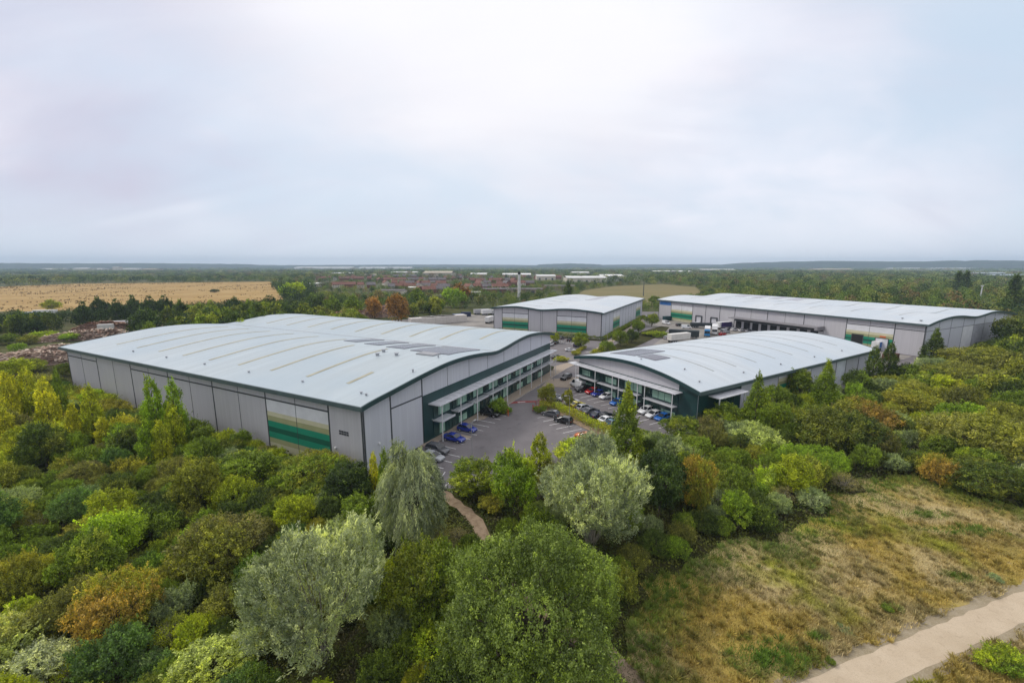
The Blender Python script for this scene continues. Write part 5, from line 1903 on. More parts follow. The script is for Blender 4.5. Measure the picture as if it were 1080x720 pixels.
NAMED = (
    # the foreground
    ('big', 565, 560, 96, 13.0, 'willow', 'huge round willow with fine mid green leaves at the bottom centre', 'huge round green willow', 'green', .35),
    ('willow', 328, 562, 72, 12.0, 'silver', 'pale silvery willow with bare pale stems at the front left', 'front silvery willow', 'sage', .35),
    ('weep', 433, 470, 40, 13.8, 'grey', 'tall drooping grey green willow in front of the big warehouse corner', 'tall drooping willow', 'silver', .4),
    ('willow', 627, 468, 59, 13.0, 'grey', 'broad silver white willow below the hedge of the car park', 'broad silver willow', 'silver', .45),
    ('tree', 699, 478, 31, 9.0, 'deep', 'round dark green tree right of the broad silver willow', 'round dark tree'),
    ('cone', 663, 408, 20, 13.0, 'green', 'tall cone shaped green tree standing at the end of the parked cars', 'tall cone tree', 'ygreen', .4),
    ('tree', 499, 486, 26, 5.5, 'green', 'leafy green tree at the bottom edge of the car park asphalt', 'car park edge tree', 'ygreen', .5),
    ('tree', 543, 478, 28, 9.0, 'fresh', 'fresh green tree between the car park edge tree and the broad silver willow', 'fresh green tree', 'ygreen', .4),
    ('poplar', 570, 458, 13, 9.0, 'ygreen', 'slim yellow green poplar rising from the car park bottom edge', 'slim yellow green poplar', 'gold', .35),
    ('bush', 605, 466, 26, 3.2, 'ygreen', 'yellow green bush just under the orange hatchback', None, 'lime', .4),
    ('dome', 736, 481, 22, 8.0, 'olive', 'round tree turned orange gold amid the right hand thicket', 'orange gold round tree', 'orange', .62),
    ('bush', 812, 494, 16, 4.0, 'lime', 'bright lime green bush standing out in the right hand thicket', 'bright lime bush', 'pale', .4),
    ('bush', 738, 515, 12, 3.4, 'fresh', 'small fresh green bush in front of the orange gold round tree', None),
    ('dome', 795, 448, 30, 4.5, 'sage', 'sage bush with pale tips below the striped panel of the arched warehouse', 'pale tipped sage bush', 'pale', .5),
    ('willow', 985, 378, 23, 7.0, 'sage', 'grey green dome willow in front of the long warehouse end', 'grey dome willow', 'silver', .4),
    ('poplar', 924, 366, 9, 11.0, 'dark', 'left one of two dark slim poplars at the arched warehouse far corner', 'left dark poplar', 'green', .4),
    ('poplar', 941, 363, 9.5, 11.5, 'dark', 'right one of two dark slim poplars at the arched warehouse far corner', 'right dark poplar', 'green', .4),
    ('cone', 989, 348, 15, 11.0, 'dark', 'dark cone shaped tree against the near corner of the long warehouse', 'dark cone tree', 'green', .35),
    ('cone', 801, 397, 19, 12.0, 'green', 'cone shaped tree in front of the white side wall of the arched warehouse', 'wall side cone tree', 'ygreen', .35),
    ('cone', 874, 382, 19, 12.0, 'green', 'cone shaped tree right of the striped panel of the arched warehouse', 'second cone tree', 'ygreen', .25),
    ('tree', 846, 391, 17, 8.0, 'green', 'round headed tree between the two cone trees of the arched warehouse', None, 'olive', .4),
    ('tree', 822, 408, 17, 7.0, 'green', 'green tree between the first cone tree and the round headed one by the arched warehouse', None, 'olive', .4),
    ('tree', 906, 391, 17, 7.0, 'dark', 'dark tree between the second cone tree and the two dark poplars', None, 'green', .4),
    ('tree', 957, 384, 18, 6.5, 'dark', 'dark round tree just right of the two dark poplars', None, 'green', .4),
    ('tree', 768, 427, 22, 5.5, 'green', 'green tree just below the entrance canopy of the arched warehouse', None, 'ygreen', .35),
    ('tree', 720, 440, 22, 5.0, 'green', 'green tree just right of the green end wall corner, below it', None, 'olive', .35),
    ('dome', 912, 422, 36, 7.0, 'olive', 'olive dome flushed rust red in the middle of the right thicket', 'rust flushed dome', 'rust', .60),
    ('dome', 884, 432, 48, 8.0, 'dark', 'great dark green dome bush left of the rust flushed one', 'great dark dome', 'olive', .30),
    ('dome', 1033, 438, 62, 8.0, 'olive', 'great yellow olive dome bush at the right edge above the meadow', 'great yellow olive dome', 'sand', .42),
    ('dome', 993, 481, 23, 4.6, 'olive', 'orange topped bush at the meadow edge', 'orange topped meadow bush', 'orange', .52),
    ('dome', 1046, 488, 46, 5.0, 'dark', 'dark green spreading bush right of the orange topped one by the meadow', 'dark meadow bush', 'olive', .4),
    ('dome', 1040, 368, 50, 6.5, 'olive', 'wide pale olive crown near the far right end of the long warehouse', 'wide pale olive crown', 'sand', .3),
    ('dome', 1012, 384, 46, 7.0, 'dull', 'wide dull olive dome below the pale olive crown at right', 'wide dull dome', 'olive', .4),
    ('tree', 1000, 396, 24, 6.0, 'ygreen', 'yellow tinged tree right of the grey dome willow', None, 'gold', .45),
    ('dome', 1066, 425, 34, 5.5, 'olive', 'olive dome at the right frame edge above the yellow olive giant', None, 'sand', .3),
    ('dome', 960, 412, 30, 5.5, 'olive', 'olive and ochre dome between the dark poplars and the rust flushed dome', 'ochre dome', 'gold', .45),
    # the left
    ('bush', 112, 540, 42, 6.2, 'fresh', 'big bright green bush in the middle of the left thicket', 'bright green left bush', 'lime', .60),
    ('dome', 116, 610, 50, 6.0, 'olive', 'hawthorn flushed orange pink at the lower left', 'orange flushed hawthorn', 'orange', .46),
    ('dome', 12, 588, 42, 5.5, 'olive', 'golden olive bush at the left frame edge', 'golden olive edge bush', 'gold', .4),
    ('bush', 6, 652, 50, 4.2, 'pale', 'pale yellow green willow bush at the bottom left corner', 'pale corner willow bush', 'sand', .35),
    ('bush', 36, 682, 42, 3.0, 'silver', 'silver leaved shrub at the very bottom left corner', 'silver corner shrub'),
    ('dome', 228, 548, 52, 6.0, 'olive', 'tangled olive dome with reddish brown top left of the front silvery willow', 'tangled olive dome', 'brown', .55),
    ('bush', 262, 587, 20, 3.4, 'bluegreen', 'blue green young bush between the tangled dome and the silvery willow', None, 'fresh', .35),
    ('bush', 160, 583, 22, 3.2, 'bluegreen', 'blue green young bush beside the bright green left bush', None, 'fresh', .45),
    ('dome', 225, 690, 62, 3.0, 'pale', 'pale lime bush along the bottom edge left of the silvery willow', 'bottom pale lime bush', 'ygreen', .5),
    ('tree', 365, 492, 28, 6.0, 'deep', 'dark green tree in front of the warehouse below the striped panel', 'dark striped wall tree', 'green', .3),
    ('tree', 262, 478, 34, 5.5, 'green', 'bright green tree with yellow leaves under the left end of the striped panel', 'yellow flecked green tree', 'yellow', .25),
    ('dome', 330, 480, 38, 5.0, 'green', 'green bush splashed with gold under the striped panel', 'gold splashed bush', 'gold', .42),
    ('dome', 448, 577, 50, 7.5, 'green', 'broad green bush beside the dirt trail', 'broad trail side bush', 'olive', .3),
    ('dome', 412, 640, 28, 3.4, 'sage', 'sage green bush between the silvery willow and the huge round one', 'sage middle bush', 'pale', .25),
    ('bush', 462, 660, 34, 3.2, 'fresh', 'fresh green bush at the bottom left of the huge round willow', None, 'ygreen', .45),
    ('bush', 440, 705, 20, 2.6, 'ygreen', 'yellow green bush on the bottom edge left of the huge round willow', None, 'gold', .3),
    ('poplar', 157, 400, 13.4, 13.8, 'fresh', 'taller green poplar at left of two standing before the big warehouse wall', 'taller wall poplar', 'ygreen', .25),
    ('poplar', 180, 403, 13.4, 13.1, 'fresh', 'second green poplar right of the taller one before the big warehouse wall', 'second wall poplar', 'ygreen', .3),
    ('poplar', 180, 427, 12.2, 9.7, 'ygreen', 'yellow green poplar in front of the two green wall poplars', None, 'yellow', .3),
    ('poplar', 151, 444, 11.0, 8.3, 'fresh', 'low fresh green poplar below the taller wall poplar', None, 'ygreen', .4),
    ('poplar', 167, 444, 11.0, 8.3, 'ygreen', 'yellow topped low poplar below the wall poplars', None, 'yellow', .5),
    ('poplar', 92, 408, 13.4, 11.0, 'ygreen', 'yellow green poplar near the left end of the big warehouse', 'yellow green left poplar', 'yellow', .45),
    ('poplar', 74, 426, 9.8, 8.3, 'yellow', 'small yellow poplar left of the yellow green one', None, 'ygreen', .3),
    ('poplar', 107, 440, 11.0, 6.2, 'yellow', 'low yellow poplar sprout right of the yellow green poplar', None, 'ygreen', .4),
    ('poplar', 4, 393, 12.2, 12.4, 'yellow', 'vivid yellow poplar at the left frame edge', 'edge yellow poplar', 'ygreen', .15),
    ('poplar', 13, 397, 8.5, 11.0, 'yellow', 'slim yellow poplar beside the one at the frame edge', None, 'ygreen', .25),
    ('poplar', 25, 389, 14.6, 12.4, 'ygreen', 'yellow poplar fading to green, third from the left frame edge', 'third yellow poplar', 'yellow', .6),
    ('poplar', 43, 400, 13.4, 11.0, 'yellow', 'bright yellow poplar nearest the big warehouse', 'near yellow poplar', 'ygreen', .2),
    ('poplar', 58, 392, 7.3, 11.0, 'green', 'slim green poplar right of the yellow group', None),
    ('poplar', 2, 432, 13.4, 8.3, 'yellow', 'low yellow poplar in front at the left frame edge', None, 'ygreen', .35),
    ('tree', 6, 380, 24, 6.0, 'ygreen', 'yellow green tree behind the yellow poplars', None, 'lime', .3),
    ('poplar', 404, 475, 8.5, 8.3, 'green', 'slim green sapling against the end wall by the drooping willow', None),
    ('poplar', 393, 478, 6.1, 6.9, 'yellow', 'slim yellow sapling at the corner of the big warehouse', None),
    ('bush', 46, 349, 17, 4.0, 'lime', 'lime green bush between the two halves of the timber heaps', None, 'ygreen', .4),
    ('bush', 72, 351, 13, 3.6, 'fresh', 'fresh green bush before the timber heap at the far left roof corner', None, 'lime', .3),
    ('bush', 28, 353, 12, 4.0, 'dull', 'dull olive bush left of the lime green one by the timber heaps', None, 'olive', .4),
    ('bush', 8, 352, 14, 4.5, 'green', 'green bush at the left frame edge behind the timber heaps', None, 'lime', .3),
    ('bush', 16, 362, 10, 3.5, 'fresh', 'fresh green low bush at the left frame edge beside the timber heaps', None, 'lime', .3),
    ('dome', 30, 379, 18, 4.0, 'green', 'green dome bush in front of the long timber heap', None, 'olive', .4),
    ('dome', 66, 383, 11, 4.0, 'dark', 'dark dome bush in front of the timber heap by the warehouse end', None, 'olive', .4),
    # inside the estate
    ('bush', 525, 421, 11, 3.2, 'fresh', 'green shrub on the planted island beside the offices', None, 'green', .4),
    ('bush', 533, 428, 7, 1.8, 'fresh', 'low green shrub at the tip of the planted island', None),
    ('tree', 577, 405, 10, 5.5, 'olive', 'young round tree at the hedge corner by the red gate', 'gate corner tree', 'gold', .2),
    ('tree', 599, 411, 6, 4.5, 'olive', 'spindly young tree beside the white van', None, 'gold', .3),
    ('bush', 569, 428, 7, 1.5, 'green', 'low shrub behind the red gate', None),
    ('tree', 613, 351, 9, 6.5, 'green', 'round street tree before the striped panel of the rear warehouse', 'rear car park tree', 'olive', .4),
    ('tree', 586, 351, 5, 4.5, 'ygreen', 'small yellow green tree in the rear car park', None),
    ('bush', 607, 370, 6, 1.6, 'olive', 'clipped bed shrub at the rear car park exit', None, 'gold', .4),
    ('bush', 592, 376, 8, 1.6, 'ygreen', 'clipped yellow green shrub bed at the estate road bend', None, 'gold', .4),
    ('bush', 579.5, 386, 5, 1.4, 'dark', 'dark low shrub at the far office corner of the big warehouse', None),
    ('tree', 641, 360, 9, 5.5, 'green', 'leafy tree at the front of the spine road planting', 'spine road front tree', 'ygreen', .35),
    ('tree', 655, 349, 9, 6.5, 'green', 'second leafy tree along the spine road planting', None, 'olive', .3),
    ('tree', 667, 347, 8, 6.0, 'dark', 'third tree along the spine road planting, dark green', None),
    ('tree', 674, 338, 8, 6.5, 'green', 'fourth tree along the spine road planting', None, 'olive', .3),
    ('tree', 688, 331, 8, 7.0, 'green', 'tree at the far end of the spine road planting under the blue board', 'blue board tree', 'olive', .4),
    ('bush', 692, 349, 14, 2.5, 'green', 'low green hedge mass by the yard entrance', None, 'ygreen', .3),
    ('bush', 632, 368, 9, 2.0, 'ygreen', 'golden green shrub at the tip of the spine road planting', None, 'gold', .4),
    ('tree', 690, 312, 6, 7.0, 'green', 'round tree between the rear and the long warehouse', None),
    ('bush', 1062, 686, 32, 2.0, 'fresh', 'fresh green bush beside the gravel path at the bottom right', 'path side bush', 'ygreen', .45),
)
for a in NAMED:
    named(*a)

# hedges on the estate (each a clipped strip of leaves)
def hedge(line, w, h, col, label, acc, amt, n_per=260, seed=1):
    r = np.random.default_rng(seed)
    ox, oy = line[0]
    C = []
    for a, b in zip(line[:-1], line[1:]):
        L = math.hypot(b[0] - a[0], b[1] - a[1])
        n = int(L * n_per)
        t = r.random(n)
        d = np.array([b[0] - a[0], b[1] - a[1]]) / L
        side = r.uniform(-1, 1, n)
        z = h * (r.random(n) ** .5) * (.82 + .3 * vnoise(t * L * .7, t * 0 + seed, 5))
        s = side * w / 2 * np.where(z > h * .8, .85, 1)
        C.append(np.stack([a[0] - ox + d[0] * t * L - d[1] * s, a[1] - oy + d[1] * t * L + d[0] * s, z], 1))
    C = np.concatenate(C)
    m = len(C)
    me = leaf_mesh('hedge', C, r.normal(size=(m, 3)), r.normal(size=(m, 3)) + [0, 0, .6], r.uniform(.18, .34, m), r.uniform(.12, .2, m), np.clip(r.normal(.5, .2, m), 0, 1),
                   np.clip(.5 + .3 * np.sin(C[:, 0] * 1.1) + r.normal(0, .15, m), 0, 1))
    o = link(bpy.data.objects.new('clipped_hedge', me))
    o.location = (ox, oy, .1)
    o.color = PAL[col] + (1,)
    o['accent'] = list(PAL[acc])
    o['accent_amount'] = amt
    tag(o, label, 'hedge')


hedge([G(569, 431), G(586, 431), G(612, 444), G(640, 458), G(648, 463)], 2.2, 1.7, 'ygreen', 'long yellow green clipped hedge between the two car parks', 'gold', .35)
hedge([LC(-3.2, -2), LC(-3.2, 30), LC(-3.2, 55)], 2.4, 1.8, 'dark', 'dark hedge along the striped front of the rear warehouse', 'olive', .4, 200, 2)
hedge([LC(-1, -2), LC(95, -2)], 2.2, 1.8, 'green', 'green hedge along the right side of the rear warehouse', 'olive', .4, 160, 3)
hedge([G(609, 372), G(617, 367.5)], 1.6, 1.2, 'olive', 'short olive hedge at the exit of the rear car park', 'gold', .4, 260, 4)
hedge([LB(-14, 6), LB(-12, -3), LB(-4, -6), LB(6, -5)], 2.4, 1.6, 'green', 'green hedge closing the car park below the glazed building', 'ygreen', .4, 240, 6)

# ------------------------------------------------------------------ thicket: bushes and trees on the scrub ground
ORD = ['', 'second ', 'third ', 'fourth ', 'fifth ', 'sixth ', 'seventh ', 'eighth ', 'ninth ', 'tenth ', 'eleventh ', 'twelfth ', 'thirteenth ', 'fourteenth ']
LAND += [('big warehouse striped panel', 315, 450), ('stone house', 168, 338), ('tall pale chimney', 547, 300), ('cone tree by parked cars', 663, 440), ('entrance canopy of arched warehouse', 765, 412),
         ('striped side panel', 855, 400), ('long warehouse near corner', 975, 365), ('dirt trail', 505, 548), ('gravel path', 985, 660)]


def auto_label(kind, col, u, v, size=''):
    """name a plant by its look and by where it stands from the nearest landmark, counting outwards when several fit"""
    best = sorted(LAND, key=lambda l: math.hypot(l[1] - u, (l[2] - v) * 1.3))
    _, _, noun = KINDNAME[kind]
    if size:
        noun = size + ' ' + noun
    cand = []
    for ph, lu, lv in best[:5]:
        du, dv = u - lu, (v - lv) * 1.3
        if abs(du) > abs(dv):
            rel = 'left of' if du < 0 else 'right of'
        else:
            rel = 'behind' if dv < 0 else 'in front of'
        cand.append((USED.get((noun, col, rel, ph), 0), rel, ph))
    c = min(cand, key=lambda q: q[0])
    USED[(noun, col, c[1], c[2])] = c[0] + 1
    return '%s%s %s %s the %s' % (ORD[min(c[0], len(ORD) - 1)], TONE_WORD[col], noun, c[1], c[2])


def near_first(pts):
    return sorted(pts, key=lambda p: min(math.hypot(l[1] - p[-2], (l[2] - p[-1]) * 1.3) for l in LAND))


def free_ground(X, Y, trail=2.0):
    ok = inside(SCRUB_ZONE, X, Y) & ~inside(MEADOW, X, Y) & ~inside(ESTATE, X, Y)
    for f in (FOOT_A, FOOT_B, FOOT_C, FOOT_D):
        ok &= ~inside(f, X, Y)
    return ok & (seg_dist(TRAIL, X, Y) > trail)


SKY_U = [-200, 0, 60, 100, 140, 200, 260, 300, 350, 390, 440, 462, 500, 560, 600, 640, 690, 730, 760, 800, 850, 900, 925, 960, 1000, 1040, 1080, 1300]
SKY_V = [384, 388, 392, 408, 428, 440, 456, 474, 488, 496, 508, 522, 520, 502, 474, 466, 449, 440, 428, 426, 410, 396, 392, 388, 374, 360, 350, 340]


def under_skyline(x, y, rad, h):
    """how high the thicket reaches against the walls behind it, read off the photograph"""
    d = math.hypot(x, y)
    u0, v0 = P(x, y, h * .9)
    hw = abs(P(x + rad, y, h * .5)[0] - P(x, y, h * .5)[0]) * 1.05
    v1 = P(x, y, 0)[1]
    for su, sv, sd in SHOW:
        if d < sd and abs(su - u0) < hw and v0 < sv < v1 + 4:
            return False
    for du in (-.7, 0, .7):
        u, v = P(x + du * rad, y, h * (1 if du == 0 else .85))
        if v < np.interp(u, SKY_U, SKY_V):
            return False
    return True


def fill_thicket():
    r = np.random.default_rng(5)
    rr = random.Random(9)
    grid = []
    todo = []
    pl = [(p[0], p[1], p[2]) for p in PLANTS]
    n = 42000
    D = 22 * (170 / 22) ** r.random(n)
    A = r.uniform(-1.02, 1.02, n)
    B = r.random(n)
    X, Y = D * np.sin(A) * 1.15, D * np.cos(A)
    ok = free_ground(X, Y)
    X, Y, D, B = X[ok], Y[ok], D[ok], B[ok]
    RAD = (1.5 + 1.5 * B ** 1.6) * (1 + np.maximum(0, D - 50) / 140)
    ok = np.ones(len(X), bool)
    for t in np.linspace(0, 6.28, 9)[:-1]:                # keep clear of meadow edge, walls and trail
        ok &= free_ground(X + RAD * .75 * math.cos(t), Y + RAD * .75 * math.sin(t), 1.0)
    for x, y, d, rad in zip(X[ok].tolist(), Y[ok].tolist(), D[ok].tolist(), RAD[ok].tolist()):
        u, v = P(x, y, 2)
        if u < -90 or u > 1170 or v > 800:
            continue
        if any((px - x) ** 2 + (py - y) ** 2 < (.64 * (pr + rad)) ** 2 for px, py, pr in pl):
            continue
        pl.append((x, y, rad))
        todo.append((x, y, rad, d, u, v))
        if len(todo) >= 560:
            break
    left = ['green', 'fresh', 'green', 'olive', 'green', 'dark', 'dull', 'ygreen', 'green', 'bluegreen', 'olive', 'sage', 'dark', 'fresh', 'green']
    right = ['olive', 'green', 'dull', 'green', 'dark', 'sage', 'fresh', 'brown', 'green', 'olive', 'ygreen', 'green']
    for x, y, rad, d, u, v in near_first(todo):
        pool = left if u < 440 else right
        n = float(vnoise(np.array([x * .12 + 50]), np.array([y * .12 + 50]), 8)[0])
        col = pool[int(min(.999, max(0, n * .75 + rr.uniform(-.1, .35))) * len(pool))]
        if u < 130 and v < 480 and rr.random() < .3:
            col = rr.choice(('ygreen', 'lime', 'gold'))
        k = rr.random()
        kind = 'twig' if col in ('brown',) else 'dome' if k < .42 else 'bush' if k < .76 else 'tree' if k < .88 else 'twig'
        h = rad * {'dome': 1.45, 'bush': 1.65, 'twig': 1.25, 'tree': 2.2}[kind] * rr.uniform(.85, 1.15)
        # do not rise in front of the buildings more than the photograph shows
        acc = rr.choice({'green': ('ygreen', 'olive', 'fresh'), 'olive': ('sand', 'gold', 'green', 'green'), 'dull': ('brown', 'olive'), 'dark': ('green', 'olive'), 'ygreen': ('lime', 'green', 'lime', 'gold'), 'deep': ('green', 'bluegreen'),
                         'bluegreen': ('green', 'sage'), 'sage': ('pale', 'silver'), 'brown': ('dull', 'olive'), 'fresh': ('lime', 'green'), 'lime': ('yellow',), 'gold': ('yellow',)}[col])
        wall = seg_dist(FOOT_A + FOOT_A[:1], np.array([x]), np.array([y]))[0]
        if wall < 9:
            h = min(h, 4.0)
        elif seg_dist(FOOT_B + FOOT_B[:1], np.array([x]), np.array([y]))[0] < 9:
            h *= 1.5
        if not under_skyline(x, y, rad, h):
            h *= .62
            if h < .9 or not under_skyline(x, y, rad, h):
                continue
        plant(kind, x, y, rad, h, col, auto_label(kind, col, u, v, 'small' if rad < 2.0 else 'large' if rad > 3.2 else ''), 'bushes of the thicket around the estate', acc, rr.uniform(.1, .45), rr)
    return len(todo)


NB = fill_thicket()
print('thicket plants', NB)


# undergrowth: a low leafy layer under and between the bushes
def undergrowth():
    r = np.random.default_rng(21)
    n = 330000
    d = 20 * (150 / 20) ** r.random(n)
    a = r.uniform(-1.02, 1.02, n)
    X, Y = d * np.sin(a) * 1.15, d * np.cos(a)
    ok = free_ground(X, Y, .9)
    ed = seg_dist(MEADOW + MEADOW[:1], X, Y)
    ok |= inside(MEADOW, X, Y) & (ed < 6.5 * vnoise(X * .4, Y * .4, 17) ** 2) & (r.random(n) < .9) & (seg_dist(PATH_C, X, Y) > 4)
    X, Y, d = X[ok], Y[ok], d[ok]
    hmax = .20 + 1.7 * np.clip(vnoise(X * .33, Y * .33, 1) * .65 + vnoise(X * .9, Y * .9, 2) * .55 - .22, 0, 1.2)
    edge = np.clip(np.minimum(seg_dist(MEADOW + MEADOW[:1], X, Y), np.minimum(seg_dist(TRAIL, X, Y) - .6, seg_dist(ESTATE + ESTATE[:1], X, Y))) / 3.0, .15, 1)
    Z = hmax * edge * np.sqrt(r.random(len(X)))
    m = len(X)
    Z = np.where(inside(MEADOW, X, Y), Z * .5, Z)
    C = np.stack([X, Y, Z + .03], 1)
    s = np.clip(d / 45, .8, 2.4) * np.where(inside(MEADOW, X, Y), .45, 1)
    me = leaf_mesh('undergrowth', C, r.normal(size=(m, 3)) + [0, 0, .4], r.normal(size=(m, 3)) + [0, 0, .7], r.uniform(.22, .42, m) * s, r.uniform(.10, .2, m) * s,
                   np.clip(r.normal(.5, .2, m) + (vnoise(X * 1.3, Y * 1.3, 4) - .5) * .4, 0, 1), np.zeros(m), MATS['scrub'])
    tag(link(bpy.data.objects.new('undergrowth', me)), kind='stuff')


MATS['scrub'] = scrub_mat('scrub_leaves', [(.070, .098, .018), (.125, .135, .028), (.105, .094, .046)], .16)  # leaf colours darkened to stand in for shade low between the bushes
undergrowth()


# the dry meadow: blades standing on the sward
def meadow_grass():
    r = np.random.default_rng(31)
    n = 520000
    X = r.uniform(5, 95, n)
    Y = r.uniform(24, 68, n)
    keep = r.random(n) < np.clip(1.35 - np.hypot(X, Y) / 90, .25, 1)
    ok = inside(MEADOW, X, Y) & keep & (seg_dist(PATH_C, X, Y) > 1.35 + 1.1 * vnoise(X * .8, Y * .8, 7) ** 1.5)
    u = 540 + FPX * X / Y
    ok &= (u < 1250) & (seg_dist(TRAIL, X, Y) > .7)
    X, Y = X[ok], Y[ok]
    dens = vnoise(X * .22, Y * .22, 3) * .6 + vnoise(X * .7, Y * .7, 6) * .4
    ok = r.random(len(X)) < .25 + dens
    X, Y, dens = X[ok], Y[ok], dens[ok]
    m = len(X)
    gx, gy = G(812, 694)
    green = np.clip(1.6 - np.hypot((X - gx) / 3.2, (Y - gy) / 1.5) + r.normal(0, .25, m), 0, 1)
    for (u_, v_, rx, ry) in ((862, 672, 0.9, .6), (1012, 610, 1.3, .8), (938, 641, .8, .5), (975, 543, 4, 1.0), (925, 513, 3.5, 1.2), (700, 620, 3, 2), (1010, 560, 5, .9)):
        gx, gy = G(u_, v_)
        green = np.maximum(green, np.clip(1.4 - np.hypot((X - gx) / rx, (Y - gy) / ry) + r.normal(0, .3, m), 0, .9))
    edge = seg_dist(MEADOW + MEADOW[:1], X, Y)
    green = np.maximum(green, np.clip(.95 - edge / 5.5 + r.normal(0, .2, m), 0, .75))
    H = (.16 + .42 * dens * r.uniform(.5, 1.2, m)) * np.where(green > .4, 1.25, 1)
    lean = r.normal(0, .38, (m, 2)) + np.array([.22, .05])
    # tussocks: blades splayed from a common foot
    tc = r.choice(m, 1500, replace=False)
    tx, ty, tg = np.repeat(X[tc], 46), np.repeat(Y[tc], 46), np.repeat(green[tc], 46)
    th, tw = np.repeat(r.uniform(.35, .95, 1500) * (.6 + .6 * dens[tc]), 46), r.normal(0, 1, (1500 * 46, 2))
    tx, ty = tx + tw[:, 0] * .16, ty + tw[:, 1] * .16
    X, Y, H, green = np.concatenate([X, tx]), np.concatenate([Y, ty]), np.concatenate([H, th * r.uniform(.6, 1.1, len(th))]), np.concatenate([green, np.clip(tg + .1, 0, 1)])
    lean = np.concatenate([lean, tw * .42])
    tt = np.repeat(r.normal(.56, .22, 1500), 46)
    tone = np.clip(np.concatenate([r.normal(.5, .24, m) + (vnoise(X[:m] * 2.2, Y[:m] * 2.2, 19) - .5) * .5, tt + r.normal(0, .15, len(tt))]), 0, 1)
    m = len(X)
    A = np.stack([lean[:, 0], lean[:, 1], np.ones(m)], 1)
    C = np.stack([X, Y, H * .46], 1)
    me = leaf_mesh('meadow_grass', C, A, r.normal(size=(m, 3)) * [1, 1, .2], H, r.uniform(.035, .085, m), tone, np.zeros(m), MATS['blades'], {'green': green})
    tag(link(bpy.data.objects.new('meadow_grass', me)), kind='stuff')


meadow_grass()
for k, (u, v, w) in enumerate(((893, 668, 10), (1049, 612, 8), (936, 644, 7), (876, 700, 6))):
    x, y = G(u, v)
    plant('bush', x, y, w * math.hypot(x, y, 33) / FPX * .6, .55, 'sage' if k < 2 else 'green', 'dark low plant tuft in the meadow, %s' % ('nearest the gravel path bend', 'at the right beside the gravel path', 'in the straw above the path', 'next to the bright grass patch')[k], 'tufts in the meadow')
#@@FAR
# ------------------------------------------------------------------ the country beyond
STRAW = ccw([G(-140, 302), G(0, 302.3), G(80, 299.2), G(180, 298), G(285, 297), G(303, 321), G(240, 325), G(120, 327), G(0, 328.5), G(-160, 332)])
OLIVEF = ccw([G(590, 322), G(616, 306), G(650, 301.5), G(700, 299.6), G(735, 303), G(742, 312), G(700, 322)])
PATCH1 = ccw([G(794, 296.2), G(838, 295.4), G(838, 300.5), G(800, 301.5)])
PATCH2 = ccw([G(822, 306.4), G(845, 306.2), G(846, 309), G(824, 309.3)])
PATCH3 = ccw([G(1034, 320.5), G(1062, 319.5), G(1066, 326.5), G(1036, 327.5)])
sheet('straw_field', STRAW, 0.02, MATS['straw_field'])
sheet('olive_field', OLIVEF, 0.02, MATS['olive_field'])
sheet('straw_patch', PATCH1, 0.02, MATS['straw_field'])
sheet('straw_patch', PATCH2, 0.02, MATS['straw_field'])
sheet('green_field', PATCH3, 0.02, MATS['green_field'])


def hills(name, u0, u1, dist, vfun, depth, seed):
    """a long low ridge with a real back and front slope, from bearing u0 to u1"""
    m = MB()
    n, k = 70, 6
    vs, fs = [], []
    for i in range(n + 1):
        u = u0 + (u1 - u0) * i / n
        v = vfun((u))
        a = math.atan((u - 540) / FPX)
        h = CAMH + (280 - v) / FPX * dist * math.cos(a) + float(vnoise(np.array([i * .9]), np.array([seed * 3.3]), seed)[0]) * 7 - 3
        e = min(1, min(i, n - i) / 7)
        for j in range(k + 1):
            t = j / k * 2 - 1
            r = dist + t * depth
            vs.append((r * math.sin(a), r * math.cos(a), max(-1, h * e * (math.cos(t * math.pi / 2) ** 1.3) - 1 + .0)))
    for i in range(n):
        for j in range(k):
            q = i * (k + 1) + j
            fs.append((q, q + 1, q + k + 2, q + k + 1))
    m.add(vs, fs)
    tag(m.build(name, MATS['hill_woods'], None, True), kind='structure')


hills('hills', -260, 330, 6200, lambda u: 277.2 + .5 * math.sin(u / 60) + max(0, (u - 150) / 60), 900, 1)
hills('hills', 560, 640, 5600, lambda u: 277.8 + abs(u - 600) / 30, 500, 2)
hills('hills', 700, 1400, 5800, lambda u: 275.2 + .5 * math.sin(u / 35) + max(0, (880 - u) / 45), 900, 3)
hills('hills', 200, 900, 6600, lambda u: 279.2 + .3 * math.sin(u / 41), 700, 4)

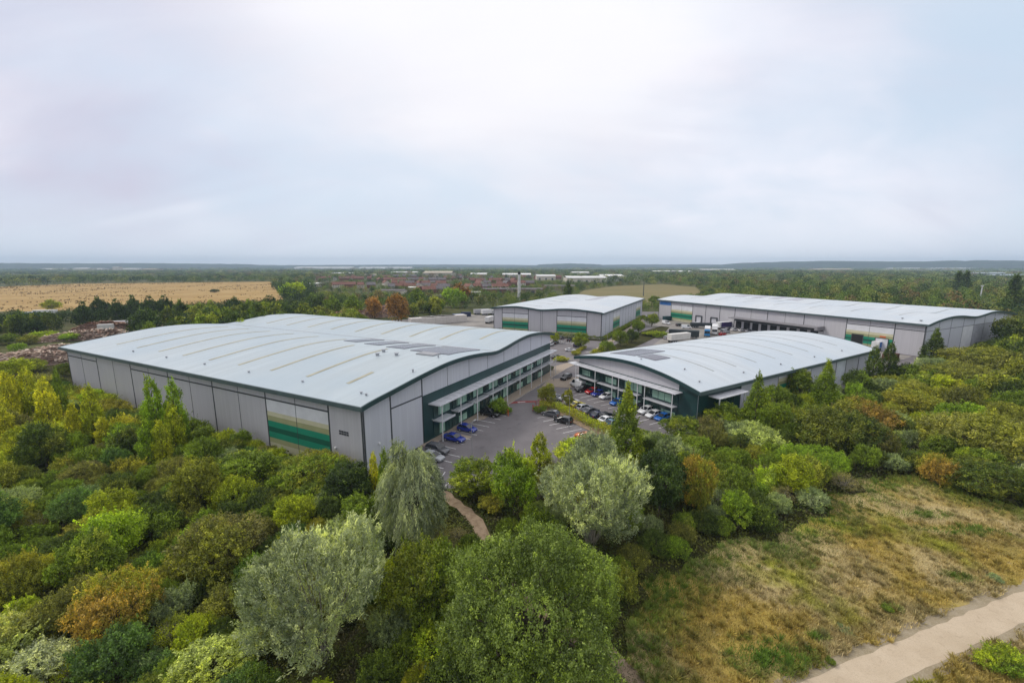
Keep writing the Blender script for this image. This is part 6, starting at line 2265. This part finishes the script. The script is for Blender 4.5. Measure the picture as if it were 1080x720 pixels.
# far buildings --------------------------------------------------
def gable_house(u, v, L, W, H, rz, label, wall, roof, cat='house', group='houses of the town beyond', name='house', chimney=True, rise=.42):
    x, y = G(u, v)
    t = thing(name, label, cat, (x, y, 0), rz, group)
    m = MB()
    m.add([(-L / 2, -W / 2, 0), (L / 2, -W / 2, 0), (L / 2, W / 2, 0), (-L / 2, W / 2, 0), (-L / 2, -W / 2, H), (L / 2, -W / 2, H), (L / 2, W / 2, H), (-L / 2, W / 2, H), (-L / 2, 0, H + W * rise), (L / 2, 0, H + W * rise)],
          [(0, 1, 5, 4), (2, 3, 7, 6), (1, 2, 6, 9, 5), (3, 0, 4, 8, 7)])
    m.build('wall', wall, t)
    m = MB()
    z = H - .15
    o = .5
    k = rise
    ap = H + W * k + .2
    m.loft([[(sx * (L / 2 + o), -W / 2 - o, z - o * k), (sx * (L / 2 + o), 0, ap - .12), (sx * (L / 2 + o), W / 2 + o, z - o * k), (sx * (L / 2 + o), W / 2 + o, z - o * k + .25), (sx * (L / 2 + o), 0, ap + .15), (sx * (L / 2 + o), -W / 2 - o, z - o * k + .25)] for sx in (-1, 1)])
    rf = m.build('roof', roof, t)
    if chimney:
        m = MB()
        m.box(L * .28, L * .28 + .9, -.45, .45, H + W * k - .8, H + W * k + 1.3)
        m.build('chimney', M_BRICK, rf)
    n = max(2, int(L / 3.2))
    for zz in ((1.0, 3.7) if H > 4.5 else (1.0,)):
        for i in range(n):
            xx = -L / 2 + (i + .5) * L / n
            m = MB()
            m.box(xx - .6, xx + .6, -W / 2 - .05, -W / 2 + .02, zz, zz + 1.25)
            m.build('window', M_GLASS, t)
    return t


gable_house(171, 345.5, 8.5, 6, 3.4, .45, 'small tan stone house below the dark hedgerow left of the roof ridge', M_STONE, M_STONE, group=None, rise=.55)
hr = random.Random(4)
HOUSE_SPOTS = []
rows = [(404, 470, 301.5, 8), (398, 470, 297.3, 9), (410, 474, 305.5, 7), (495, 545, 298.2, 8), (500, 560, 301.6, 8), (470, 520, 295.2, 8), (520, 590, 294.0, 8), (335, 392, 295.5, 7), (360, 440, 293.2, 9), (440, 520, 292.0, 8), (490, 530, 306.0, 5), (436, 470, 309.5, 3), (350, 398, 303.5, 4)]
cnt = {}
for ri, (u0, u1, v, n) in enumerate(rows):
    for i in range(n):
        u = u0 + (u1 - u0) * (i + .5) / n + hr.uniform(-2, 2)
        HOUSE_SPOTS.append((u, v + hr.uniform(-.4, .4), hr.choice((9, 12, 16, 22)), ri))
hroofs = [('red', M_TILE), ('red', M_TILE), ('grey', M_SLATE)]
for u, v, L, ri in sorted(HOUSE_SPOTS, key=lambda q: abs(q[0] - 547)):
    nm, rf = hr.choice(hroofs)
    wall = hr.choice((M_BRICK, M_BRICK, M_CREAM))
    side = 'left' if u < 547 else 'right'
    size = 'long' if L > 14 else 'short'
    key = (size, nm, side)
    cnt[key] = cnt.get(key, 0) + 1
    ords = ['', 'second ', 'third ', 'fourth ', 'fifth ', 'sixth ', 'seventh ', 'eighth ', 'ninth ', 'tenth ', 'eleventh ', 'twelfth ', 'thirteenth ', 'fourteenth ', 'fifteenth ', 'sixteenth ', 'seventeenth ', 'eighteenth ', 'nineteenth ', 'twentieth ']
    gable_house(u, v, L, 8.5, 5.2, hr.choice((.3, .45, .25, -1.1)), '%s%s %s roofed house to the %s of the tall pale chimney' % (ords[min(cnt[key] - 1, 19)], size, nm, side), wall, rf, chimney=hr.random() < .7)


def far_shed(u0, u1, v, depth, H, label, roof, wall, rz=None, z0=0, group='large far sheds'):
    a, b = Vector(G(u0, v)), Vector(G(u1, v))
    d = b - a
    t = thing('industrial_shed', label, 'shed', (a.x, a.y, z0), math.atan2(d.y, d.x), group)
    L = d.length
    m = MB()
    m.box(0, L, 0, depth, 0, H)
    m.build('wall', wall, t)
    m = MB()
    m.loft([[(x, -.6, H + .01), (x, depth / 2, H + depth * .05), (x, depth + .6, H + .01), (x, depth + .6, H + .35), (x, depth / 2, H + depth * .05 + .4), (x, -.6, H + .35)] for x in (-.6, L + .6)])
    m.build('roof', roof, t)
    m = MB()
    n = max(2, int(L / 14))
    for k in range(n):
        q = MB()
        q.box(L * (k + .35) / n, L * (k + .35) / n + 4, -.06, .0, .1, min(4.5, H * .7))
        q.build('loading_door', M_SEAM, t)


M_PALEROOF = plain('pale_far_roof', (0.66, 0.65, 0.63), 0.7, 0, .3, .15, .05)
M_TANROOF = plain('tan_far_roof', (0.40, 0.35, 0.27), 0.8, 0, .2, .15, .05)
for a in (
    (598, 640, 298, 60, 9, 'long white roofed shed right of the chimney, nearest of the far sheds', M_PALEROOF, M_CREAM),
    (634, 658, 296, 60, 10, 'white shed at the right end of the far shed row by the olive field', M_PALEROOF, M_WALL),
    (566, 586, 295.2, 50, 9, 'white roofed shed just right of the chimney', M_PALEROOF, M_CREAM),
    (530, 560, 293.2, 60, 9, 'pale shed behind the chimney', M_PALEROOF, M_CREAM),
    (496, 513, 292.6, 60, 9, 'pale shed between the sandy mound and the chimney', M_PALEROOF, M_CREAM),
    (446, 476, 293.0, 90, 13, 'big tan roofed shed left of the chimney', M_TANROOF, M_TANROOF),
    (536, 572, 309.5, 18, 5, 'low grey brown block at the foot of the tall chimney', M_SLATE, M_STONE),
    (508, 534, 309.5, 16, 5, 'low brown block left of the chimney foot', M_SLATE, M_BRICK),
    (320, 336, 302.5, 18, 5, 'low white roofed building right of the straw field', M_PALEROOF, M_CREAM),
    (1030, 1066, 291.5, 60, 9, 'wide blue grey roofed shed beyond the woods at right', plain('blue_grey_roof', (.30, .35, .38), .6), M_SEAM),
    (1050, 1096, 294.5, 50, 9, 'second blue grey shed nearer at the right frame edge', plain('blue_grey_roof', (.30, .35, .38), .6), M_SEAM),
    (984, 992, 300.5, 10, 4, 'small white roofed building in the woods left of the dark poplars', M_PALEROOF, M_CREAM),
    (77, 92, 285.4, 60, 14, 'leftmost white block of the far town beyond the straw field', M_PALEROOF, M_CREAM),
    (96, 107, 285.2, 60, 11, 'second white block of the far town beyond the straw field', M_PALEROOF, M_CREAM),
    (119, 124, 285.6, 40, 24, 'tall white block of the far town beyond the straw field', M_PALEROOF, M_CREAM),
    (126, 146, 285.4, 60, 12, 'long white block of the far town beyond the straw field', M_PALEROOF, M_CREAM),
    (150, 164, 286, 60, 12, 'tan block at the right end of the far town beyond the straw field', M_TANROOF, M_STONE),
    (40, 66, 285.2, 80, 9, 'low pale sheds at the left of the far town', M_PALEROOF, M_STONE),
    (310, 372, 283.9, 120, 14, 'very long pale glasshouse on the horizon left of centre', M_PALEROOF, M_PALEROOF),
    (378, 434, 283.9, 120, 13, 'second long pale glasshouse on the horizon left of centre', M_PALEROOF, M_PALEROOF),
    (940, 975, 284.6, 80, 10, 'pale sheds on the horizon above the right hand woods', M_PALEROOF, M_CREAM),
    (985, 1030, 284.6, 80, 10, 'long pale sheds on the horizon near the dark poplars', M_PALEROOF, M_CREAM),
    (1050, 1080, 284.4, 80, 12, 'pale sheds on the horizon at the right frame edge', M_PALEROOF, M_CREAM),
    (690, 730, 288.5, 70, 8, 'pale sheds above the olive field', M_PALEROOF, M_STONE),
    (402, 426, 311, 16, 5, 'low grey flat block above the reddish heap', M_SLATE, M_CREAM),
    (430, 452, 307.5, 16, 5, 'low pale block behind the olive tree', M_PALEROOF, M_STONE),
    (458, 486, 316, 14, 4, 'low grey roofed block nearest the white sheeted stacks', M_SLATE, M_CREAM),
    (492, 506, 312.5, 14, 4, 'small pale roofed block left of the rear warehouse corner', M_PALEROOF, M_CREAM),
    (486, 512, 305.5, 20, 5, 'grey flat block among the red roofed houses', M_SLATE, M_BRICK),
    (575, 606, 305.5, 18, 5, 'grey flat block right of the chimney foot', M_SLATE, M_STONE),
    (604, 622, 290.5, 60, 9, 'pale shed behind the long white roofed shed', M_PALEROOF, M_CREAM),
    (350, 376, 290.5, 40, 7, 'pale flat block in the trees right of the straw field', M_PALEROOF, M_STONE),
    (384, 402, 292.5, 36, 7, 'tan flat block left of the big tan roofed shed', M_TANROOF, M_STONE),
    (412, 440, 289.5, 50, 8, 'long pale shed left of the big tan roofed shed', M_PALEROOF, M_CREAM),
    (740, 776, 286.2, 70, 9, 'pale sheds over the woods above the straw patch', M_PALEROOF, M_STONE),
    (860, 900, 285.6, 80, 9, 'long tan sheds over the woods right of the straw patch', M_TANROOF, M_STONE),
):
    far_shed(*a)

# mid-distance trees, one by one --------------------------------
LAND += [('lone dark field bush', 226, 309), ('white and green trailer', 45, 334), ('red brown heap', 234, 338), ('long timber heap', 352, 330), ('white sheeted stacks', 450, 338), ('thin dark mast', 678, 308),
         ('floodlight mast', 1033, 310), ('dark poplar group', 1018, 298), ('far shed row', 625, 296), ('blue grey sheds', 1055, 292), ('straw patch', 815, 298), ('blue board', 700, 322), ('long warehouse roof end', 1066, 330),
         ('long warehouse left ridge', 740, 312), ('long warehouse mid ridge', 880, 318), ('big warehouse ridge', 313, 329)]
ORD += ['fifteenth ', 'sixteenth ', 'seventeenth ', 'eighteenth ', 'nineteenth ', 'twentieth ']
named('midpop', 1013, 286, 6.5, 27, 'deep', 'left tall dark poplar of the pair rising over the right hand woods', None, 'dark', .4, 'trees in the country beyond')
named('midpop', 1021, 285.5, 6.5, 27.5, 'deep', 'right tall dark poplar of the pair rising over the right hand woods', None, 'dark', .4, 'trees in the country beyond')
named('midpop', 1074, 290, 10, 27, 'dark', 'tall dark tree at the right frame edge beyond the long warehouse', None, 'deep', .4, 'trees in the country beyond')
named('dome', 226, 305, 5, 4.0, 'deep', 'lone dark bush standing in the straw field', None, 'dark', .2, 'trees in the country beyond')
named('mid', 308, 298, 13, 17, 'fresh', 'bright green round tree at the right corner of the straw field', 'bright corner tree', 'ygreen', .4, 'trees in the country beyond')
named('mid', 53, 316, 11, 8, 'ygreen', 'yellow green tree above the white and green trailer', None, 'gold', .35, 'trees in the country beyond')
for i, (u, v, hw, h, c, w) in enumerate(((372, 312, 11, 8, 'green', 'green tree behind the long timber heap, left of the rusty ones'), (394, 313, 9, 8, 'rust', 'rust coloured tree between green ones behind the timber heaps'),
                                         (419, 310, 13, 10, 'rust', 'largest rust coloured tree behind the tall reddish heap'), (400, 306, 8, 8, 'brown', 'brown leaved tree behind the rust coloured ones'),
                                         (440, 304, 10, 9, 'green', 'round green tree right of the largest rust coloured tree'), (478, 304, 12, 9, 'fresh', 'broad fresh green tree before the red roofed houses'),
                                         (485, 299, 11, 10, 'rust', 'reddish tree behind the broad fresh green one'), (457, 313, 8, 7, 'olive', 'olive tree above the white sheeted stacks'), (599, 296, 5, 12, 'dark', 'dark tree before the long white roofed shed'))):
    named('mid', u, v, hw, h * 1.7, c, w, None, None, 0, 'trees in the country beyond')

for i, (u, v, hw, h, c, w) in enumerate((
        (18, 328, 13, 12, 'dark', 'dark tree at the left edge below the green and white trailer'), (86, 319, 13, 14, 'deep', 'dark rounded tree just right of the green and white trailer'),
        (104, 314, 11, 15, 'deep', 'tall dark tree between the trailer and the small stone house, leftmost of its clump'), (122, 316, 11, 14, 'deep', 'dark tree left of the small stone house, second of its clump'),
        (139, 312, 10, 15, 'deep', 'pointed dark tree left of the small stone house, third of its clump'), (156, 313, 11, 15, 'deep', 'dark tree rising right behind the small stone house'),
        (173, 312, 10, 15, 'deep', 'tallest dark tree behind the right gable of the small stone house'), (188, 317, 9, 14, 'dark', 'dark tree right of the small stone house'),
        (206, 323, 13, 11, 'olive', 'soft olive green tree in the hedgerow right of the small stone house'), (222, 317, 8, 13, 'green', 'mid green tree in the hedgerow below the lone field bush'),
        (246, 314, 11, 14, 'deep', 'dark brownish tree in the hedgerow near the field corner'), (262, 316, 7, 13, 'green', 'narrow green tree between two dark ones near the field corner'),
        (285, 312, 13, 14, 'deep', 'broad dark tree in the hedgerow at the field corner'), (330, 310, 12, 13, 'dark', 'dark tree right of the bright green corner tree'),
        (350, 312, 10, 13, 'green', 'green tree between the field corner and the rusty trees'))):
    named('middark', u, v, hw, h, c, w, None, 'dark' if c == 'deep' else 'green', .25, 'trees in the country beyond')

ROADS = [FOOT_A, FOOT_B, FOOT_C, FOOT_D, ESTATE, ccw([LA(77, 40), LA(78, 112), LC(100, 130), LC(100, -20), LC(-10, -20)]),
         ccw([LD(-40, -4), LD(86, -4), LD(86, 136), LD(-40, 200)]), ccw([LC(96, -30), LC(160, -60), LC(170, -20), LC(110, 6)])]


def open_land(X, Y):
    ok = np.ones(len(X), bool)
    for f in ROADS + [STRAW, OLIVEF, PATCH1, PATCH2, PATCH3]:
        ok &= ~inside(f, X, Y)
    u = 540 + FPX * X / (Y * math.cos(PITCH) + CAMH * math.sin(PITCH))
    v = 360 - FPX * (Y * math.sin(PITCH) - CAMH * math.cos(PITCH)) / (Y * math.cos(PITCH) + CAMH * math.sin(PITCH))
    # timber yard and its lane stay open, the town is looser
    ok &= ~((u > -20) & (u < 72) & (v > 358) & (v < 392)) & ~((u > 60) & (u < 128) & (v > 343) & (v < 364))
    ok &= ~((u > 20) & (u < 66) & (v > 331) & (v < 338)) & ~((u > 112) & (u < 180) & (v > 340) & (v < 349))
    ok &= ~((u > 325) & (u < 425) & (v > 328) & (v < 341)) & ~((u > 225) & (u < 243) & (v > 334) & (v < 346))
    return ok, u, v


def far_trees():
    r = np.random.default_rng(77)
    rr = random.Random(12)
    pts = []
    sp = {}
    n = 60000
    d = 150 * (4800 / 150) ** r.random(n)
    a = r.uniform(-1.0, 1.0, n)
    X, Y = d * np.sin(a), d * np.cos(a)
    ok, U, V = open_land(X, Y)
    town = (U > 330) & (U < 600) & (V > 290)
    yard = (U > 425) & (U < 640) & (V > 322)
    grove = vnoise(X / 70 + 30, Y / 70 + 30, 12)
    pr = np.where(yard, np.where(V < 330, .30, .05), np.where(town, .36 * (grove > .36), .95))
    pr = np.where((U > 600) & (U < 680) & (V > 290) & (V < 300), .15, pr)
    mid = (d > 700) & ~town
    gaps = vnoise(X / 260 + 3, Y / 260 + 3, 14)
    pr = np.where(mid & (gaps < .36), .12, pr)
    ok &= r.random(n) < pr
    X, Y, d, U, V = X[ok], Y[ok], d[ok], U[ok], V[ok]
    for x, y, dd, u, v in zip(X, Y, d, U, V):
        rad = (2.9 + 3.6 * r.random() ** 1.4) if dd < 700 else max(5.0, dd * .0085) * (.7 + .7 * r.random())
        cell = max(8.0, dd * .02)
        key = (round(math.log(dd) * 50), round(math.atan2(x, y) * 50))
        bad = False
        for i in (-1, 0, 1):
            for j in (-1, 0, 1):
                for (px, py, pr_) in sp.get((key[0] + i, key[1] + j), ()):
                    if (px - x) ** 2 + (py - y) ** 2 < (.80 * (pr_ + rad)) ** 2:
                        bad = True
                        break
        if bad:
            continue
        sp.setdefault(key, []).append((x, y, rad))
        h = min(15, rad * r.uniform(1.8, 2.6)) if dd < 700 else r.uniform(8, 14) + (2 if dd > 2000 else 0)
        if v > 322 and u < 330:                               # the dark hedgerow in front of the straw field
            h = min(h * 1.15, 33 - 33.5 / FPX * dd + r.uniform(-.5, 1.2))
            if h < 3:
                continue
        h = max(6.0, min(h, CAMH - 3.8 / FPX * dd)) if dd < 4000 else h
        if u > 820 and dd < 260:
            while h > 2.5 and not under_skyline(x, y, rad, h):
                h *= .8
            if h <= 2.5:
                continue
        if 330 < u < 600 and v > 296:
            h = min(h, 6.5 if v < 318 else 10)
        if 600 < u < 760 and v > 300:
            h = min(h, 6)
        if u < 300 and 296.5 > v > 288:
            h = min(h, 9)
        pts.append((x, y, dd, rad, h, u, v))
    def hides_timber(q):
        x, y, dd, rad, h, u, v = q
        return u < 118 and v > np.interp(u, [0, 60, 118], [372, 366, 350]) and P(x, y, h)[1] < np.interp(u, [0, 60, 118], [386, 388, 362])
    def hides_sheds(q):
        x, y, dd, rad, h, u, v = q
        return dd < 300 and ((22 < u < 68 and v > 336) or (160 < u < 182 and v > 344) or (112 < u < 150 and v > 345)) and P(x, y, h)[1] < v - 6
    pts = [q for q in pts if not hides_timber(q) and not hides_sheds(q)]
    pts.sort(key=lambda p: p[2])
    cut = 285
    solo, mass = pts[:cut], pts[cut:]
    for x, y, dd, rad, h, u, v in near_first(solo):
        dk = u < 330
        col = rr.choice(('deep', 'dark', 'dark', 'green', 'deep') if dk else ('dark', 'green', 'olive', 'green', 'dull', 'olive', 'rust' if rr.random() < .25 else 'dark', 'ygreen' if rr.random() < .3 else 'green'))
        kind = 'middark' if rr.random() < (.6 if dk else .35) else 'mid'
        vv = 280 + (CAMH - h * .6) / dd * FPX
        plant(kind, x, y, rad, h, col, auto_label(kind, col, u, vv, 'small' if rad < 3.4 else 'large' if rad > 4.6 else ''), 'trees in the country beyond', 'olive' if col in ('green', 'dark') else 'dark', rr.uniform(.1, .45), rr)
    # the rest reads as woodland: leaves of every crown in one mesh
    Cs, As, Ns, Ln, Tn, Pt = [], [], [], [], [], []
    for i, (x, y, dd, rad, h, u, v) in enumerate(mass):
        k = int(np.clip(300 * (420 / dd) ** .8, 30, 340))
        nl = 5
        la = r.uniform(0, 6.28, nl)
        lc = np.stack([np.cos(la) * .5, np.sin(la) * .5, r.uniform(.25, .75, nl)], 1)
        lc[0] = (0, 0, .62)
        li = r.integers(0, nl, k)
        D = unit(r.normal(size=(k, 3)) + [0, -.1, .35])
        q = lc[li] + D * np.array([.52, .52, .36]) * r.uniform(.8, 1.05, (k, 1))
        c = q * np.array([rad, rad, h]) + np.array([x, y, 0])
        c[:, 2] = np.maximum(c[:, 2], .3)
        Cs.append(c)
        As.append(r.normal(size=(k, 3)))
        Ns.append(D + [0, 0, .5] + r.normal(size=(k, 3)) * .35)
        s = math.sqrt(rad * h / k) * 1.75
        Ln.append(r.uniform(.8, 1.4, k) * s)
        Tn.append(np.clip(r.normal(.5, .12, k) + r.normal(0, .17) + (li * .37 % 1 - .5) * .2, 0, 1))
        Pt.append(np.full(k, r.random() * (.30 if u < 330 and v > 306 else 1)))
    C = np.concatenate(Cs)
    L = np.concatenate(Ln)
    t = NT('woodland_leaves')
    tone = t.n('ShaderNodeAttribute', attribute_name='tone').outputs['Fac']
    p = t.n('ShaderNodeAttribute', attribute_name='patch').outputs['Fac']
    c = t.mix(t.rng(p, .15, .45), (.052, .085, .024), (.130, .195, .034))
    c = t.mix(t.rng(p, .6, .75), c, (.225, .25, .05))
    c = t.mix(t.rng(p, .90, .95), c, (.20, .14, .06))
    c = t.mix(t.rng(tone, 0, .55), t.mix(1.0, c, (.55, .55, .55), 'MULTIPLY'), c)
    c = t.mix(t.rng(tone, .55, 1), c, t.mix(1.0, c, (1.6, 1.5, 1.3), 'MULTIPLY'))
    m = t.bsdf(c, .9, 0, .1)
    me = leaf_mesh('woodland', C, np.concatenate(As), np.concatenate(Ns), L, L * .85, np.concatenate(Tn), np.concatenate(Pt), m)
    tag(link(bpy.data.objects.new('woodland', me)), kind='stuff')
    print('far trees', len(pts), 'leaves', len(C))


far_trees()


def field_tufts():
    r = np.random.default_rng(8)
    n = 26000
    x0, y0 = np.min(STRAW, 0)
    x1, y1 = np.max(STRAW, 0)
    X, Y = r.uniform(x0, x1, n), r.uniform(y0, y1, n)
    ok = inside(STRAW, X, Y) & (vnoise(X / 9, Y / 30, 5) * .6 + vnoise(X / 40, Y / 90, 9) * .6 > .62)
    X, Y = X[ok], Y[ok]
    m = len(X)
    h = r.uniform(.4, 1.3, m)
    me = leaf_mesh('rough_grass', np.stack([X, Y, h * .45], 1), r.normal(size=(m, 3)) * .3 + [0, 0, 1], r.normal(size=(m, 3)) * [1, 1, .2], h, h * r.uniform(.8, 1.8, m), np.clip(r.normal(.45, .2, m), 0, 1), np.zeros(m),
                   scrub_mat('rough_grass', [(.22, .15, .06), (.30, .21, .10), (.14, .12, .045)], .02))
    tag(link(bpy.data.objects.new('rough_grass', me)), kind='stuff')


field_tufts()

# ------------------------------------------------------------------ air
def haze():
    m = MB()
    m.box(-7600, 7600, -300, 7600, -1.5, 150)
    t = NT('haze_air')
    v = t.n('ShaderNodeVolumePrincipled')
    v.inputs['Color'].default_value = (0.64, 0.82, 1.0, 1)
    v.inputs['Density'].default_value = 0.00013
    v.inputs['Anisotropy'].default_value = 0.0
    t.t.links.new(v.outputs[0], t.out.inputs['Volume'])
    tag(m.build('haze', t.m), kind='stuff')


haze()
